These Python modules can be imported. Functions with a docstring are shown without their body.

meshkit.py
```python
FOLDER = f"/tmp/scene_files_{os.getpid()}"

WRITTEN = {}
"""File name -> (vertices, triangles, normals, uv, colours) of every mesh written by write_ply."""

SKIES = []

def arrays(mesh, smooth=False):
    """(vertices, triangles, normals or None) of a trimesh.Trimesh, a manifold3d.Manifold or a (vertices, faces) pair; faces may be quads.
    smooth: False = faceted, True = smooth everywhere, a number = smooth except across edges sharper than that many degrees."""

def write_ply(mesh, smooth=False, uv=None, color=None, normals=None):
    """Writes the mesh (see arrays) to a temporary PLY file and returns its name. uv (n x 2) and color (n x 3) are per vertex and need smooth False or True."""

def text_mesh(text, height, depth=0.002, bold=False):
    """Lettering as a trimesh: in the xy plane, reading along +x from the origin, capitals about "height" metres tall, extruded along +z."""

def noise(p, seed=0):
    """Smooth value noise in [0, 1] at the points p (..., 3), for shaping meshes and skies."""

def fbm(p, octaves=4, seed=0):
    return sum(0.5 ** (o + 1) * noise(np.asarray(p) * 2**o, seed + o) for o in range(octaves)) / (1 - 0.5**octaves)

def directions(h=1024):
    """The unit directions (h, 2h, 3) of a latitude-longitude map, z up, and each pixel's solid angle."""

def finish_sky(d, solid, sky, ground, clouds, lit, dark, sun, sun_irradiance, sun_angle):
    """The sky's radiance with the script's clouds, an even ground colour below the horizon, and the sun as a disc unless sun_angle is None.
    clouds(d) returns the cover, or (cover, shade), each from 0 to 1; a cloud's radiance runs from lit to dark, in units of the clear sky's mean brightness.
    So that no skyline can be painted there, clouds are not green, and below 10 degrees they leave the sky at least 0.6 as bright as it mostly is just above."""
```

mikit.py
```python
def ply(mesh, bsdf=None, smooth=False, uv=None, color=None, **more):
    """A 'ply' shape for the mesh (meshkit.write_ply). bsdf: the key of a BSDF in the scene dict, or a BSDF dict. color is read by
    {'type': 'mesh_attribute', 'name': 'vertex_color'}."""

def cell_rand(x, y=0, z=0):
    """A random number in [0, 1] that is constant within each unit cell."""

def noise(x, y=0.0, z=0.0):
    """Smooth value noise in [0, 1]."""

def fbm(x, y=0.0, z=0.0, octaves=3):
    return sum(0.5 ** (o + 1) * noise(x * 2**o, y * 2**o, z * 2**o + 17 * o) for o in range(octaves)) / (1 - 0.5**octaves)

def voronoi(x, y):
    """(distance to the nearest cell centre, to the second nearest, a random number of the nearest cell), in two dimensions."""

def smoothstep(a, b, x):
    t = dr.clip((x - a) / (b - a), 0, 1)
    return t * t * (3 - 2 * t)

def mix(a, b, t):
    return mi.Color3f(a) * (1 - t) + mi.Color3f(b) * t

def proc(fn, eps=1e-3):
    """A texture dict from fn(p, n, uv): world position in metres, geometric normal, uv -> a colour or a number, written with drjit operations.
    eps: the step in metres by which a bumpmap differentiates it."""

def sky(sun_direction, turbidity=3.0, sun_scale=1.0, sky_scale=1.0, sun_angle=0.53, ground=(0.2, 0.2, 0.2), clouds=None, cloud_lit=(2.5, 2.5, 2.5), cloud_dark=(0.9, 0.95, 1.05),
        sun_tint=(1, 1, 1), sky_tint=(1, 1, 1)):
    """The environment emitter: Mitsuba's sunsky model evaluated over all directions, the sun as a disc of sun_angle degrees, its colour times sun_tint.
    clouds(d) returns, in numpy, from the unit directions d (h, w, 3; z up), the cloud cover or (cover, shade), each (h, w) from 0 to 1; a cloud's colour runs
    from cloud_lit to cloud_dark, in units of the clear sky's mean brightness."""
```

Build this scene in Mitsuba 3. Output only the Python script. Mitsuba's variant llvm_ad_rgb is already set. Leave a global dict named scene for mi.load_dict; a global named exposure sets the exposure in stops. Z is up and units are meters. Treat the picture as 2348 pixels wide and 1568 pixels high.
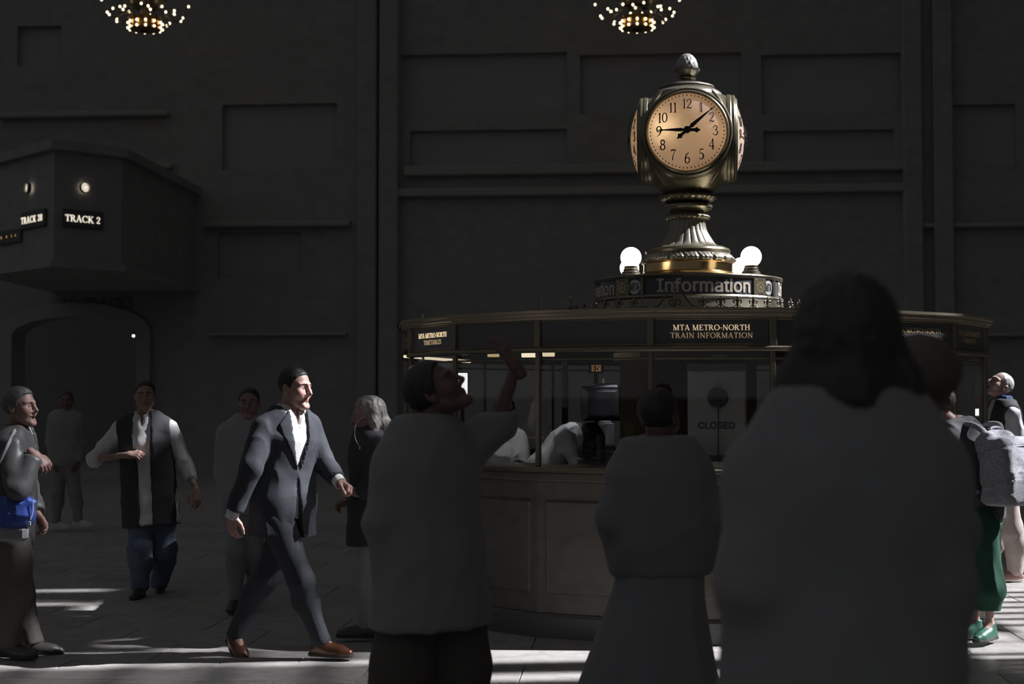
import math
import numpy as np
import trimesh
import mitsuba as mi
import mikit
import meshkit
from shapely.geometry import Polygon, Point, LineString, MultiPoint, box as sbox
from shapely.ops import unary_union
from shapely import affinity

T = mi.ScalarTransform4f
scene, labels = {'type': 'scene'}, {}

# ---------------------------------------------------------------- camera, sky, sun, exposure
EYE, FOCAL = 1.6, 3400.0                      # camera height in metres, focal length in pixels of the 2348 px frame
PITCH = math.atan(128 / FOCAL)
scene['camera'] = {
    'type': 'thinlens', 'fov': math.degrees(2 * math.atan(1174 / FOCAL)), 'fov_axis': 'x',
    'to_world': T().look_at(origin=[0, 0, EYE], target=[0, math.cos(PITCH), EYE + math.sin(PITCH)], up=[0, 0, 1]),
    'aperture_radius': 0.009, 'focus_distance': 10.2, 'near_clip': 0.05, 'far_clip': 500.0}
SUN_SLOPE = 0.95                              # tangent of the sun's elevation
SUN_AZ = math.radians(5)                     # it stands to the right, a little behind the scene
# the dim even light of the great hall comes from an overcast-like sky seen through its open top; the sun from the right through the sun-shaping openings of wall_sun_mask
scene['sky'] = mikit.sky([math.cos(SUN_AZ), math.sin(SUN_AZ), SUN_SLOPE], sun_scale=9.0, sky_scale=1.0, sun_angle=0.53, ground=(0.0, 0.0, 0.0),
                         clouds=lambda d: np.ones(d.shape[:2]), cloud_lit=(0.98, 1.0, 1.05), cloud_dark=(1, 1, 1.05), sun_tint=(0.80, 0.98, 1.40))
scene['sky']['sampling_weight'] = 10.0
exposure = 0.0

# ---------------------------------------------------------------- helpers
def V(*a):
    return np.array(a, float)


def nrm(v):
    v = np.asarray(v, float)
    return v / max(np.linalg.norm(v), 1e-9)


def at(px, py, d):
    """The point at depth d (metres along the floor from the camera) that stands where the photograph shows pixel (px, py)."""
    xc, yc = (px - 1174) / FOCAL, (784 - py) / FOCAL
    w = V(xc, math.cos(PITCH) - yc * math.sin(PITCH), math.sin(PITCH) + yc * math.cos(PITCH))
    return V(0, 0, EYE) + w * (d / w[1])


def floor_depth(py):
    return EYE * FOCAL / (py - 912.0)


used = {}


def key_for(name, parent=None):
    base = name if parent is None else parent + '__' + name
    n = used.get(base, 0)
    used[base] = n + 1
    return base if n == 0 else f'{base}_{n:03d}'


def thing(name, label, category, group=None):
    k = key_for(name)
    labels[k] = {'label': label, 'category': category}
    if group:
        labels[k]['group'] = group
    return k


def put(name, mesh, m, parent=None, smooth=30, label=None, kind=None, **more):
    """One entry of the scene: a mesh (or a ply dict made earlier) with the material m."""
    k = key_for(name, parent)
    if isinstance(mesh, dict):
        scene[k] = {**mesh, **more}
    else:
        scene[k] = mikit.ply(mesh, m, smooth=smooth, **more)
    if label or kind:
        labels[k] = {}
        if label:
            labels[k]['label'] = label
        if kind:
            labels[k]['kind'] = kind
    return k


def structure(name, mesh, m, smooth=30, **more):
    k = put(name, mesh, m, None, smooth, kind='structure', **more)
    return k


def single(name, label, category, mesh, m, group=None, smooth=30, **more):
    k = put(name, mesh, m, None, smooth, **more)
    labels[k] = {'label': label, 'category': category}
    if group:
        labels[k]['group'] = group
    return k


def rgb(c):
    return {'type': 'rgb', 'value': [float(x) for x in c]}


def mat(name, color, rough=0.6, metallic=0.0, spec=0.4, bump=None, **more):
    d = {'type': 'principled', 'base_color': rgb(color) if isinstance(color, (tuple, list)) else color, 'roughness': rough, 'metallic': metallic, 'specular': spec, **more}
    if bump is not None:
        d = {'type': 'bumpmap', 'arbitrary': bump[0], 'scale': bump[1], 'bsdf': d}
    scene['material_' + name] = {'type': 'twosided', 'bsdf': d}
    return 'material_' + name


def join(*ms):
    return trimesh.util.concatenate([m for m in ms if m is not None])


def box(sx, sy, sz, c=(0, 0, 0), bevel=0.0):
    """A box with chamfered edges, centred at c."""
    if bevel <= 0:
        m = trimesh.creation.box((sx, sy, sz))
    else:
        pts = []
        for x in (-1, 1):
            for y in (-1, 1):
                for z in (-1, 1):
                    hx, hy, hz = sx / 2, sy / 2, sz / 2
                    pts += [(x * (hx - bevel), y * (hy - bevel), z * hz), (x * (hx - bevel), y * hy, z * (hz - bevel)), (x * hx, y * (hy - bevel), z * (hz - bevel))]
        m = trimesh.convex.convex_hull(np.array(pts))
    m.apply_translation(c)
    return m


def lathe(profile, n=64, mod=None, closed=False):
    """Turns a profile of (radius, height) about z; mod(angle, height index) scales the radius."""
    p = np.array(profile, float)
    a = np.linspace(0, 2 * np.pi, n, endpoint=False)
    r = p[:, 0][:, None] * (1 if mod is None else mod(a[None, :], np.arange(len(p))[:, None]))
    v = np.stack([r * np.sin(a), -r * np.cos(a), np.repeat(p[:, 1][:, None], n, 1)], -1).reshape(-1, 3)
    f = []
    i = np.arange(n)
    j = (i + 1) % n
    rows = len(p) if closed else len(p) - 1
    for k in range(rows):
        a0, b0 = k * n, ((k + 1) % len(p)) * n
        f.append(np.stack([a0 + i, a0 + j, b0 + j], 1))
        f.append(np.stack([a0 + i, b0 + j, b0 + i], 1))
    m = trimesh.Trimesh(v, np.vstack(f), process=False)
    if m.volume < 0:
        m.invert()
    return m


def tube(points, radii, n=8):
    """A round bar along points."""
    p = np.asarray(points, float)
    r = np.broadcast_to(np.asarray(radii, float), (len(p),))
    d = np.gradient(p, axis=0)
    d /= np.maximum(np.linalg.norm(d, axis=1, keepdims=True), 1e-9)
    up = V(0, 0, 1) if abs(d[0][2]) < 0.9 else V(1, 0, 0)
    a = np.linspace(0, 2 * np.pi, n, endpoint=False)
    v = []
    for k in range(len(p)):
        s = nrm(np.cross(d[k], up))
        t = np.cross(s, d[k])
        up = t
        v.append(p[k] + r[k] * (np.cos(a)[:, None] * s + np.sin(a)[:, None] * t))
    v = np.vstack(v + [p[:1], p[-1:]])
    f = []
    i = np.arange(n)
    j = (i + 1) % n
    for k in range(len(p) - 1):
        f += [np.stack([k * n + i, k * n + j, (k + 1) * n + j], 1), np.stack([k * n + i, (k + 1) * n + j, (k + 1) * n + i], 1)]
    f += [np.stack([j, i, np.full(n, len(p) * n)], 1), np.stack([(len(p) - 1) * n + i, (len(p) - 1) * n + j, np.full(n, len(p) * n + 1)], 1)]
    m = trimesh.Trimesh(v, np.vstack(f), process=False)
    if m.volume < 0:
        m.invert()
    return m


def spline(pts, n=8):
    """A Catmull-Rom curve through pts."""
    p = np.array(pts, float)
    q = np.vstack([2 * p[0] - p[1], p, 2 * p[-1] - p[-2]])
    out = []
    for k in range(1, len(q) - 2):
        for t in np.linspace(0, 1, n, endpoint=False):
            a, b, c, d = q[k - 1], q[k], q[k + 1], q[k + 2]
            out.append(0.5 * (2 * b + (c - a) * t + (2 * a - 5 * b + 4 * c - d) * t * t + (3 * b - a - 3 * c + d) * t ** 3))
    return np.array(out + [p[-1]])


def extrude(shape, depth):
    gs = [g for g in getattr(shape, 'geoms', [shape]) if g.area > 0]
    return join(*[trimesh.creation.extrude_polygon(g, depth, engine='earcut') for g in gs])


def moved(m, M=None, t=None):
    m = m.copy()
    if M is not None:
        m.apply_transform(M)
    if t is not None:
        m.apply_translation(t)
    return m


def basis(x, y, z, o=(0, 0, 0)):
    M = np.eye(4)
    M[:3, 0], M[:3, 1], M[:3, 2], M[:3, 3] = x, y, z, o
    return M


# ---------------------------------------------------------------- lettering with serifs, drawn stroke by stroke
def stroke(pts, w, curve=False):
    p = spline(pts, 6) if curve else np.array(pts, float)
    w = np.interp(np.linspace(0, 1, len(p)), np.linspace(0, 1, len(np.atleast_1d(w))), np.atleast_1d(w)) if np.size(w) > 1 else np.full(len(p), float(np.ravel(w)[0]))
    blobs = [Point(*q).buffer(r / 2, 4) for q, r in zip(p, w)]
    return unary_union([MultiPoint(list(a.exterior.coords) + list(b.exterior.coords)).convex_hull for a, b in zip(blobs[:-1], blobs[1:])])


TK, TN = 0.15, 0.07      # thick and thin stroke of letters whose capitals are 1 high


def _stem(x, y0=0.0, y1=1.0, w=TK, top=True, bottom=True):
    s = [sbox(x - w / 2, y0, x + w / 2, y1)]
    if bottom:
        s.append(sbox(x - w / 2 - 0.09, y0, x + w / 2 + 0.09, y0 + 0.05))
    if top:
        s.append(sbox(x - w / 2 - 0.09, y1 - 0.05, x + w / 2 + 0.09, y1))
    return unary_union(s)


def _arc(cx, cy, rx, ry, a0, a1, w):
    a = np.radians(np.linspace(a0, a1, 22))
    p = np.stack([cx + rx * np.cos(a), cy + ry * np.sin(a)], 1)
    ww = TN + (w - TN) * np.abs(np.cos(a)) ** 1.3
    return stroke(p, ww)


def glyph(c):
    """(shape, advance) of one character."""
    k, n = TK, TN
    if c == ' ':
        return None, 0.36
    if c == '-':
        return sbox(0.05, 0.36, 0.38, 0.44), 0.43
    if c == 'A':
        return unary_union([stroke([(0.1, 0.03), (0.42, 0.97)], n), stroke([(0.42, 0.97), (0.76, 0.03)], k), sbox(0.22, 0.3, 0.66, 0.36), sbox(-0.02, 0, 0.22, 0.05), sbox(0.6, 0, 0.92, 0.05)]), 0.92
    if c == 'B':
        return unary_union([_stem(0.17), _arc(0.3, 0.75, 0.28, 0.215, -90, 90, k), _arc(0.3, 0.275, 0.33, 0.24, -90, 90, k), sbox(0.1, 0.93, 0.32, 1), sbox(0.1, 0, 0.32, 0.07), sbox(0.17, 0.48, 0.32, 0.55)]), 0.76
    if c == 'C':
        return unary_union([_arc(0.5, 0.5, 0.42, 0.47, 45, 315, k), sbox(0.76, 0.7, 0.83, 0.95)]), 0.92
    if c == 'D':
        return unary_union([_stem(0.17), _arc(0.32, 0.5, 0.5, 0.465, -90, 90, k), sbox(0.1, 0.93, 0.34, 1), sbox(0.1, 0, 0.34, 0.07)]), 0.95
    if c in 'EFL':
        s = [_stem(0.17)]
        if c in 'EF':
            s += [sbox(0.17, 0.93, 0.66, 1), sbox(0.6, 0.78, 0.66, 1), sbox(0.17, 0.48, 0.5, 0.55), sbox(0.46, 0.42, 0.51, 0.61)]
        if c in 'EL':
            s += [sbox(0.17, 0, 0.7, 0.07), sbox(0.64, 0, 0.71, 0.25)]
        return unary_union(s), 0.78 if c != 'F' else 0.7
    if c == 'H':
        return unary_union([_stem(0.17), _stem(0.75), sbox(0.17, 0.47, 0.75, 0.54)]), 0.97
    if c == 'I':
        return _stem(0.19), 0.4
    if c == 'K':
        return unary_union([_stem(0.17), stroke([(0.28, 0.45), (0.72, 0.96)], n), stroke([(0.36, 0.55), (0.78, 0.03)], k), sbox(0.55, 0.95, 0.86, 1), sbox(0.62, 0, 0.95, 0.05)]), 0.93
    if c == 'M':
        return unary_union([_stem(0.16, w=n, top=False), _stem(0.95, w=k), stroke([(0.16, 0.96), (0.55, 0.05)], k), stroke([(0.55, 0.05), (0.92, 0.97)], n), sbox(0.0, 0.95, 0.2, 1)]), 1.16
    if c == 'N':
        return unary_union([_stem(0.16, w=n), _stem(0.82, w=n, bottom=False), stroke([(0.15, 0.95), (0.82, 0.04)], k)]), 1.0
    if c == 'O':
        return _arc(0.5, 0.5, 0.43, 0.47, 0, 360, k), 1.0
    if c == 'R':
        return unary_union([_stem(0.17), _arc(0.3, 0.73, 0.3, 0.235, -90, 90, k), sbox(0.1, 0.93, 0.32, 1), sbox(0.17, 0.46, 0.34, 0.53), stroke([(0.4, 0.48), (0.76, 0.03)], k), sbox(0.64, 0, 0.92, 0.05)]), 0.9
    if c == 'S':
        return unary_union([stroke([(0.56, 0.8), (0.48, 0.93), (0.31, 0.965), (0.12, 0.86), (0.14, 0.68), (0.34, 0.53), (0.56, 0.39), (0.6, 0.18), (0.42, 0.04), (0.2, 0.05), (0.08, 0.2)], [0.05, 0.06, 0.07, 0.11, 0.14, 0.16, 0.15, 0.12, 0.08, 0.06, 0.05], True), sbox(0.53, 0.7, 0.59, 0.97), sbox(0.05, 0.03, 0.11, 0.28)]), 0.72
    if c == 'T':
        return unary_union([_stem(0.42, top=False), sbox(0.03, 0.93, 0.81, 1), sbox(0.03, 0.75, 0.09, 1), sbox(0.75, 0.75, 0.81, 1)]), 0.84
    if c == 'U':
        return unary_union([_stem(0.17, y0=0.3, bottom=False), _stem(0.77, y0=0.3, w=n, bottom=False), _arc(0.47, 0.33, 0.3, 0.295, 180, 360, k)]), 0.95
    w = 0.13
    if c == '0':
        return _arc(0.33, 0.5, 0.25, 0.46, 0, 360, w), 0.66
    if c == '1':
        return unary_union([_stem(0.25, w=w, top=False), stroke([(0.1, 0.84), (0.25, 0.97)], [0.05, 0.08])]), 0.46
    if c == '2':
        return stroke([(0.1, 0.74), (0.16, 0.9), (0.32, 0.96), (0.5, 0.86), (0.52, 0.66), (0.38, 0.42), (0.2, 0.2), (0.08, 0.06), (0.3, 0.09), (0.48, 0.03), (0.58, 0.14)], [0.12, 0.08, 0.07, 0.12, 0.14, 0.11, 0.07, 0.06, 0.11, 0.12, 0.05], True), 0.64
    if c == '3':
        return stroke([(0.08, 0.8), (0.18, 0.93), (0.36, 0.95), (0.48, 0.78), (0.4, 0.6), (0.24, 0.54), (0.42, 0.5), (0.52, 0.3), (0.42, 0.1), (0.22, 0.03), (0.06, 0.14)], [0.1, 0.06, 0.07, 0.14, 0.09, 0.05, 0.08, 0.15, 0.1, 0.06, 0.1], True), 0.62
    if c == '4':
        return unary_union([_stem(0.46, w=w, top=False), stroke([(0.46, 0.96), (0.05, 0.3)], 0.06), sbox(0.03, 0.25, 0.64, 0.32)]), 0.7
    if c == '5':
        return stroke([(0.52, 0.96), (0.36, 0.92), (0.2, 0.94), (0.14, 0.58), (0.32, 0.6), (0.5, 0.48), (0.54, 0.28), (0.42, 0.08), (0.22, 0.03), (0.07, 0.12)], [0.06, 0.11, 0.07, 0.05, 0.07, 0.12, 0.15, 0.1, 0.06, 0.09], True), 0.64
    if c == '6':
        return unary_union([_arc(0.33, 0.29, 0.24, 0.26, 0, 360, w), stroke([(0.1, 0.32), (0.14, 0.62), (0.3, 0.86), (0.52, 0.97)], [0.13, 0.13, 0.09, 0.05], True)]), 0.66
    if c == '7':
        return stroke([(0.06, 0.8), (0.12, 0.92), (0.3, 0.89), (0.56, 0.93), (0.42, 0.62), (0.28, 0.3), (0.24, 0.03)], [0.05, 0.1, 0.12, 0.07, 0.06, 0.1, 0.14], True), 0.6
    if c == '8':
        return unary_union([_arc(0.33, 0.74, 0.19, 0.22, 0, 360, 0.11), _arc(0.33, 0.27, 0.24, 0.24, 0, 360, w)]), 0.66
    if c == '9':
        return affinity.rotate(glyph('6')[0], 180, origin=(0.33, 0.5)), 0.66
    raise ValueError(c)


def serif(text, height, depth=0.004, spacing=0.05):
    """Lettering centred on x = 0 with its baseline on y = 0, extruded along +z."""
    x, shapes = 0.0, []
    for c in text:
        s, adv = glyph(c)
        if s is not None:
            shapes.append(affinity.translate(s, x, 0))
        x += adv + spacing
    s = unary_union(shapes).simplify(0.008)
    s = affinity.scale(affinity.translate(s, -(x - spacing) / 2, 0), height, height, origin=(0, 0))
    return extrude(s, depth)


# ---------------------------------------------------------------- smooth solids from distance fields (people, clothes, bags)
def nets(f, lo, hi, h):
    """The zero surface of f(points) within a box, as a mesh (surface nets)."""
    lo, hi = np.asarray(lo, float), np.asarray(hi, float)
    n = np.maximum(np.ceil((hi - lo) / h).astype(int) + 1, 3)
    ax = [(lo[k] + h * np.arange(n[k])).astype(np.float32) for k in range(3)]
    P = np.stack(np.meshgrid(*ax, indexing='ij'), -1)
    D = f(P.reshape(-1, 3)).reshape(n).astype(np.float32)
    D[0], D[-1], D[:, 0], D[:, -1], D[:, :, 0], D[:, :, -1] = (np.maximum(x, h * 0.3) for x in (D[0], D[-1], D[:, 0], D[:, -1], D[:, :, 0], D[:, :, -1]))
    S = D < 0
    c = S[:-1, :-1, :-1].astype(np.int8)
    tot = sum(S[a:n[0] - 1 + a, b:n[1] - 1 + b, g:n[2] - 1 + g].astype(np.int8) for a in (0, 1) for b in (0, 1) for g in (0, 1))
    act = (tot > 0) & (tot < 8)
    I = np.argwhere(act)
    idx = np.full(act.shape, -1, np.int64)
    idx[act] = np.arange(len(I))
    acc, cnt = np.zeros((len(I), 3)), np.zeros(len(I))
    corners = [(a, b, g) for a in (0, 1) for b in (0, 1) for g in (0, 1)]
    for A in corners:
        for k in range(3):
            if A[k] == 0:
                B = tuple(1 if q == k else A[q] for q in range(3))
                da, db = D[tuple((I + A).T)], D[tuple((I + B).T)]
                x = (da < 0) != (db < 0)
                t = da / np.where(x, da - db, 1)
                p = np.tile(np.array(A, float), (len(I), 1))
                p[:, k] += t
                acc[x] += p[x]
                cnt[x] += 1
    v = lo + h * (I + acc / np.maximum(cnt, 1)[:, None])
    quads = []
    for k in range(3):
        a, b = [(1, 2), (2, 0), (0, 1)][k]
        s0 = [slice(None)] * 3
        s1 = [slice(None)] * 3
        s0[k], s1[k] = slice(0, -1), slice(1, None)
        E = S[tuple(s0)] != S[tuple(s1)]
        e = np.argwhere(E)
        e = e[(e[:, a] > 0) & (e[:, b] > 0) & (e[:, a] < n[a] - 1) & (e[:, b] < n[b] - 1)]
        ua, ub = np.eye(3, dtype=int)[a], np.eye(3, dtype=int)[b]
        q = np.stack([idx[tuple((e - ua - ub).T)], idx[tuple((e - ub).T)], idx[tuple(e.T)], idx[tuple((e - ua).T)]], 1)
        flip = ~S[tuple(e.T)]
        q[flip] = q[flip][:, ::-1]
        quads.append(q)
    q = np.vstack(quads)
    q = q[(q >= 0).all(1)]
    return trimesh.Trimesh(v, np.vstack([q[:, [0, 1, 2]], q[:, [0, 2, 3]]]), process=False)


def smin(a, b, k):
    h = np.maximum(k - np.abs(a - b), 0) / k
    return np.minimum(a, b) - h * h * k * 0.25


def smax(a, b, k):
    return -smin(-a, -b, k)


def cone(P, a, b, ra, rb):
    a, b = np.asarray(a, np.float32), np.asarray(b, np.float32)
    d = b - a
    t = np.clip((P - a) @ d / max(d @ d, 1e-12), 0, 1)
    return np.linalg.norm(P - a - t[:, None] * d, axis=1) - (ra + (rb - ra) * t)


def chain(P, pts, rs, k=0.02):
    out = cone(P, pts[0], pts[1], rs[0], rs[1])
    for i in range(1, len(pts) - 1):
        out = smin(out, cone(P, pts[i], pts[i + 1], rs[i], rs[i + 1]), k)
    return out


def ell(q, c, r):
    q = (q - np.asarray(c, np.float32)) / np.asarray(r, np.float32)
    k0 = np.linalg.norm(q, axis=1)
    k1 = np.linalg.norm(q / np.asarray(r, np.float32), axis=1)
    return k0 * (k0 - 1) / np.maximum(k1, 1e-6)


def econe(P, pts, rs, fwd, flat, k=0.06):
    """A chain of cones whose section is an ellipse, thinner along fwd."""
    o = np.asarray(pts[0], np.float32)
    f = np.asarray(fwd, np.float32)
    Q = P + ((P - o) @ f)[:, None] * f * (flat - 1)
    pts2 = [np.asarray(p) + ((np.asarray(p) - o) @ fwd) * np.asarray(fwd) * (flat - 1) for p in pts]
    return chain(Q, pts2, rs, k) / (0.5 * (1 + flat))


def wrinkle(m, amp, freq, seed=0, stretch=(1, 1, 1)):
    """Folds of cloth: pushes the vertices along their normals by smooth noise."""
    n = m.vertex_normals
    q = m.vertices * np.asarray(stretch) * freq + 3.7 * seed
    w = q + 0.7 * np.stack([meshkit.noise(q * 0.6 + 9 * k, seed + k) for k in range(3)], -1)
    r = 1 - 2 * np.abs(meshkit.noise(w, seed) - 0.5)
    r = r ** 2 - 0.45 + 0.5 * (meshkit.noise(w * 2.1, seed + 5) - 0.5)
    m.vertices = m.vertices + n * (amp * r)[:, None]
    return m
# ---------------------------------------------------------------- materials of clothes and skin
scene['material_skin'] = {'type': 'twosided', 'bsdf': {'type': 'principled', 'base_color': {'type': 'mesh_attribute', 'name': 'vertex_color'}, 'roughness': 0.48, 'specular': 0.45}}


def weave(c, n=900.0, a=0.35, soft=0.25):
    """Cloth of a colour with a woven grain and slow variation."""
    c = mi.ScalarColor3f(*c)

    def fn(p, nn, uv):
        g = mikit.noise(p.x * n, p.y * n, p.z * n * 0.4)
        h = mikit.fbm(p.x * 9, p.y * 9, p.z * 9)
        return mi.Color3f(c) * (1 + a * (g - 0.5) + soft * (h - 0.5))
    return mikit.proc(fn)


mat('suit_cloth', weave((0.047, 0.051, 0.060), 400, 0.6), 0.75, spec=0.25, sheen=0.3)
mat('white_shirt', (0.68, 0.67, 0.66), 0.8, spec=0.2)
mat('striped_shirt', (0.55, 0.56, 0.60), 0.8, spec=0.2)
mat('denim', weave((0.12, 0.155, 0.21), 300, 0.8), 0.85, spec=0.15)
mat('dark_trousers', (0.27, 0.27, 0.28), 0.85, spec=0.15)
mat('charcoal_cloth', (0.30, 0.30, 0.305), 0.85, spec=0.15)
mat('black_cloth', (0.26, 0.26, 0.265), 0.8, spec=0.2)
mat('brown_trousers', (0.12, 0.11, 0.10), 0.85, spec=0.15)
mat('khaki_cloth', (0.42, 0.36, 0.33), 0.85, spec=0.15)
mat('green_linen', weave((0.028, 0.080, 0.055), 350, 0.5), 0.8, spec=0.2)
mat('grey_knit', (0.36, 0.36, 0.38), 0.9, spec=0.15)
mat('grey_canvas', weave((0.34, 0.34, 0.37), 250, 0.9), 0.85, spec=0.15)
mat('navy_scarf', weave((0.05, 0.075, 0.17), 120, 1.6), 0.8, spec=0.2)
mat('blue_nylon', (0.045, 0.085, 0.36), 0.4, spec=0.5)
mat('pale_blue_canvas', weave((0.20, 0.30, 0.36), 250, 0.6), 0.8, spec=0.2)
mat('leather_jacket', (0.085, 0.085, 0.085), 0.42, spec=0.4)
mat('dark_leather', (0.07, 0.065, 0.06), 0.35, spec=0.5)
mat('cognac_leather', (0.11, 0.038, 0.016), 0.28, spec=0.6, clearcoat=0.4)
mat('green_leather', (0.035, 0.11, 0.075), 0.35, spec=0.5)
mat('pink_suede', (0.30, 0.18, 0.17), 0.7, spec=0.3)
mat('sole', (0.05, 0.045, 0.04), 0.7)
mat('pale_sole', (0.6, 0.52, 0.48), 0.7)
mat('lace_brown', (0.30, 0.15, 0.08), 0.7)
mat('slate_cloth', (0.10, 0.10, 0.105), 0.8, spec=0.2)
mat('black_vest', (0.055, 0.055, 0.06), 0.8, spec=0.2)
mat('black_plastic', (0.04, 0.04, 0.045), 0.35, spec=0.5)
mat('zip_metal', (0.6, 0.6, 0.58), 0.25, metallic=1.0)
# ---------------------------------------------------------------- the hall
YAW = math.radians(4.6)                       # the hall's axis is turned a little from the camera's
HX, HY = V(math.cos(YAW), -math.sin(YAW), 0), V(math.sin(YAW), math.cos(YAW), 0)
HALL = basis(HX, HY, V(0, 0, 1))


def marble(c, vein=0.25, f=2.2):
    c = mi.ScalarColor3f(*c)

    def fn(p, n, uv):
        a = mikit.fbm(p.x * f, p.y * f, p.z * f, 4)
        b = mikit.fbm(p.x * f * 6 + 7, p.y * f * 6, p.z * f * 6, 3)
        v = mikit.smoothstep(0.46, 0.5, a) * (1 - mikit.smoothstep(0.5, 0.54, a))
        return mi.Color3f(c) * (0.86 + 0.28 * b - vein * v)
    return mikit.proc(fn)


def worn(p, n, uv):
    return 0.24 + 0.3 * mikit.fbm(p.x * 3, p.y * 3, p.z, 3)


mat('floor_stone', marble((0.35, 0.335, 0.315), 0.12, 1.7), mikit.proc(worn), spec=0.45)
mat('floor_stone_dark', marble((0.32, 0.30, 0.285), 0.12, 1.9), mikit.proc(worn), spec=0.45)
mat('floor_joint', (0.08, 0.075, 0.07), 0.8)
mat('wall_stone', marble((0.33, 0.325, 0.315), 0.05, 0.8), 0.75, spec=0.2)
mat('wall_trim', (0.36, 0.35, 0.335), 0.65, spec=0.25)
mat('wall_recess', (0.36, 0.36, 0.37), 0.7, spec=0.2)
mat('passage', (0.3, 0.3, 0.3), 0.8)
mat('bronze_dark', (0.17, 0.15, 0.12), 0.4, metallic=0.8)
mat('sign_black', (0.10, 0.10, 0.105), 0.5, spec=0.3)


def glow(c, w=0.0):
    return {'type': 'area', 'radiance': rgb(c), 'sampling_weight': w}


mat('lamp_white', (0.7, 0.68, 0.64), 0.4)

structure('floor', moved(box(70, 80, 0.3, (0, 22, -0.162)), HALL), 'material_floor_joint')
TW, TD = 0.92, 0.61
slab = box(TW - 0.006, TD - 0.006, 0.03, (0, 0, -0.015), 0.0025)
plys = [mikit.ply(slab, m) for m in ('material_floor_stone', 'material_floor_stone_dark')]
rnd = np.random.default_rng(5)
far_tiles = []
for j in range(-6, 60):
    for i in range(-30, 30):
        x, y = (i + 0.5 * (j % 2)) * TW - 0.18, j * TD + 0.05
        w = HX * x + HY * y
        if abs(w[0]) > 0.36 * max(w[1], 0) + 8 or w[0] > 12.2:
            continue
        if w[1] < 6.2 or abs(w[0]) > 0.36 * w[1] + 0.6 or w[1] > 18.9:
            far_tiles.append(moved(slab, basis(HX, HY, V(0, 0, 1), w + V(0, 0, rnd.uniform(-0.0008, 0.0006)))))
            continue
        put('tile', plys[int(rnd.random() < 0.35)], None, 'floor', to_world=T(basis(HX, HY, V(0, 0, 1), w + V(0, 0, rnd.uniform(-0.0008, 0.0006)))))
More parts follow.
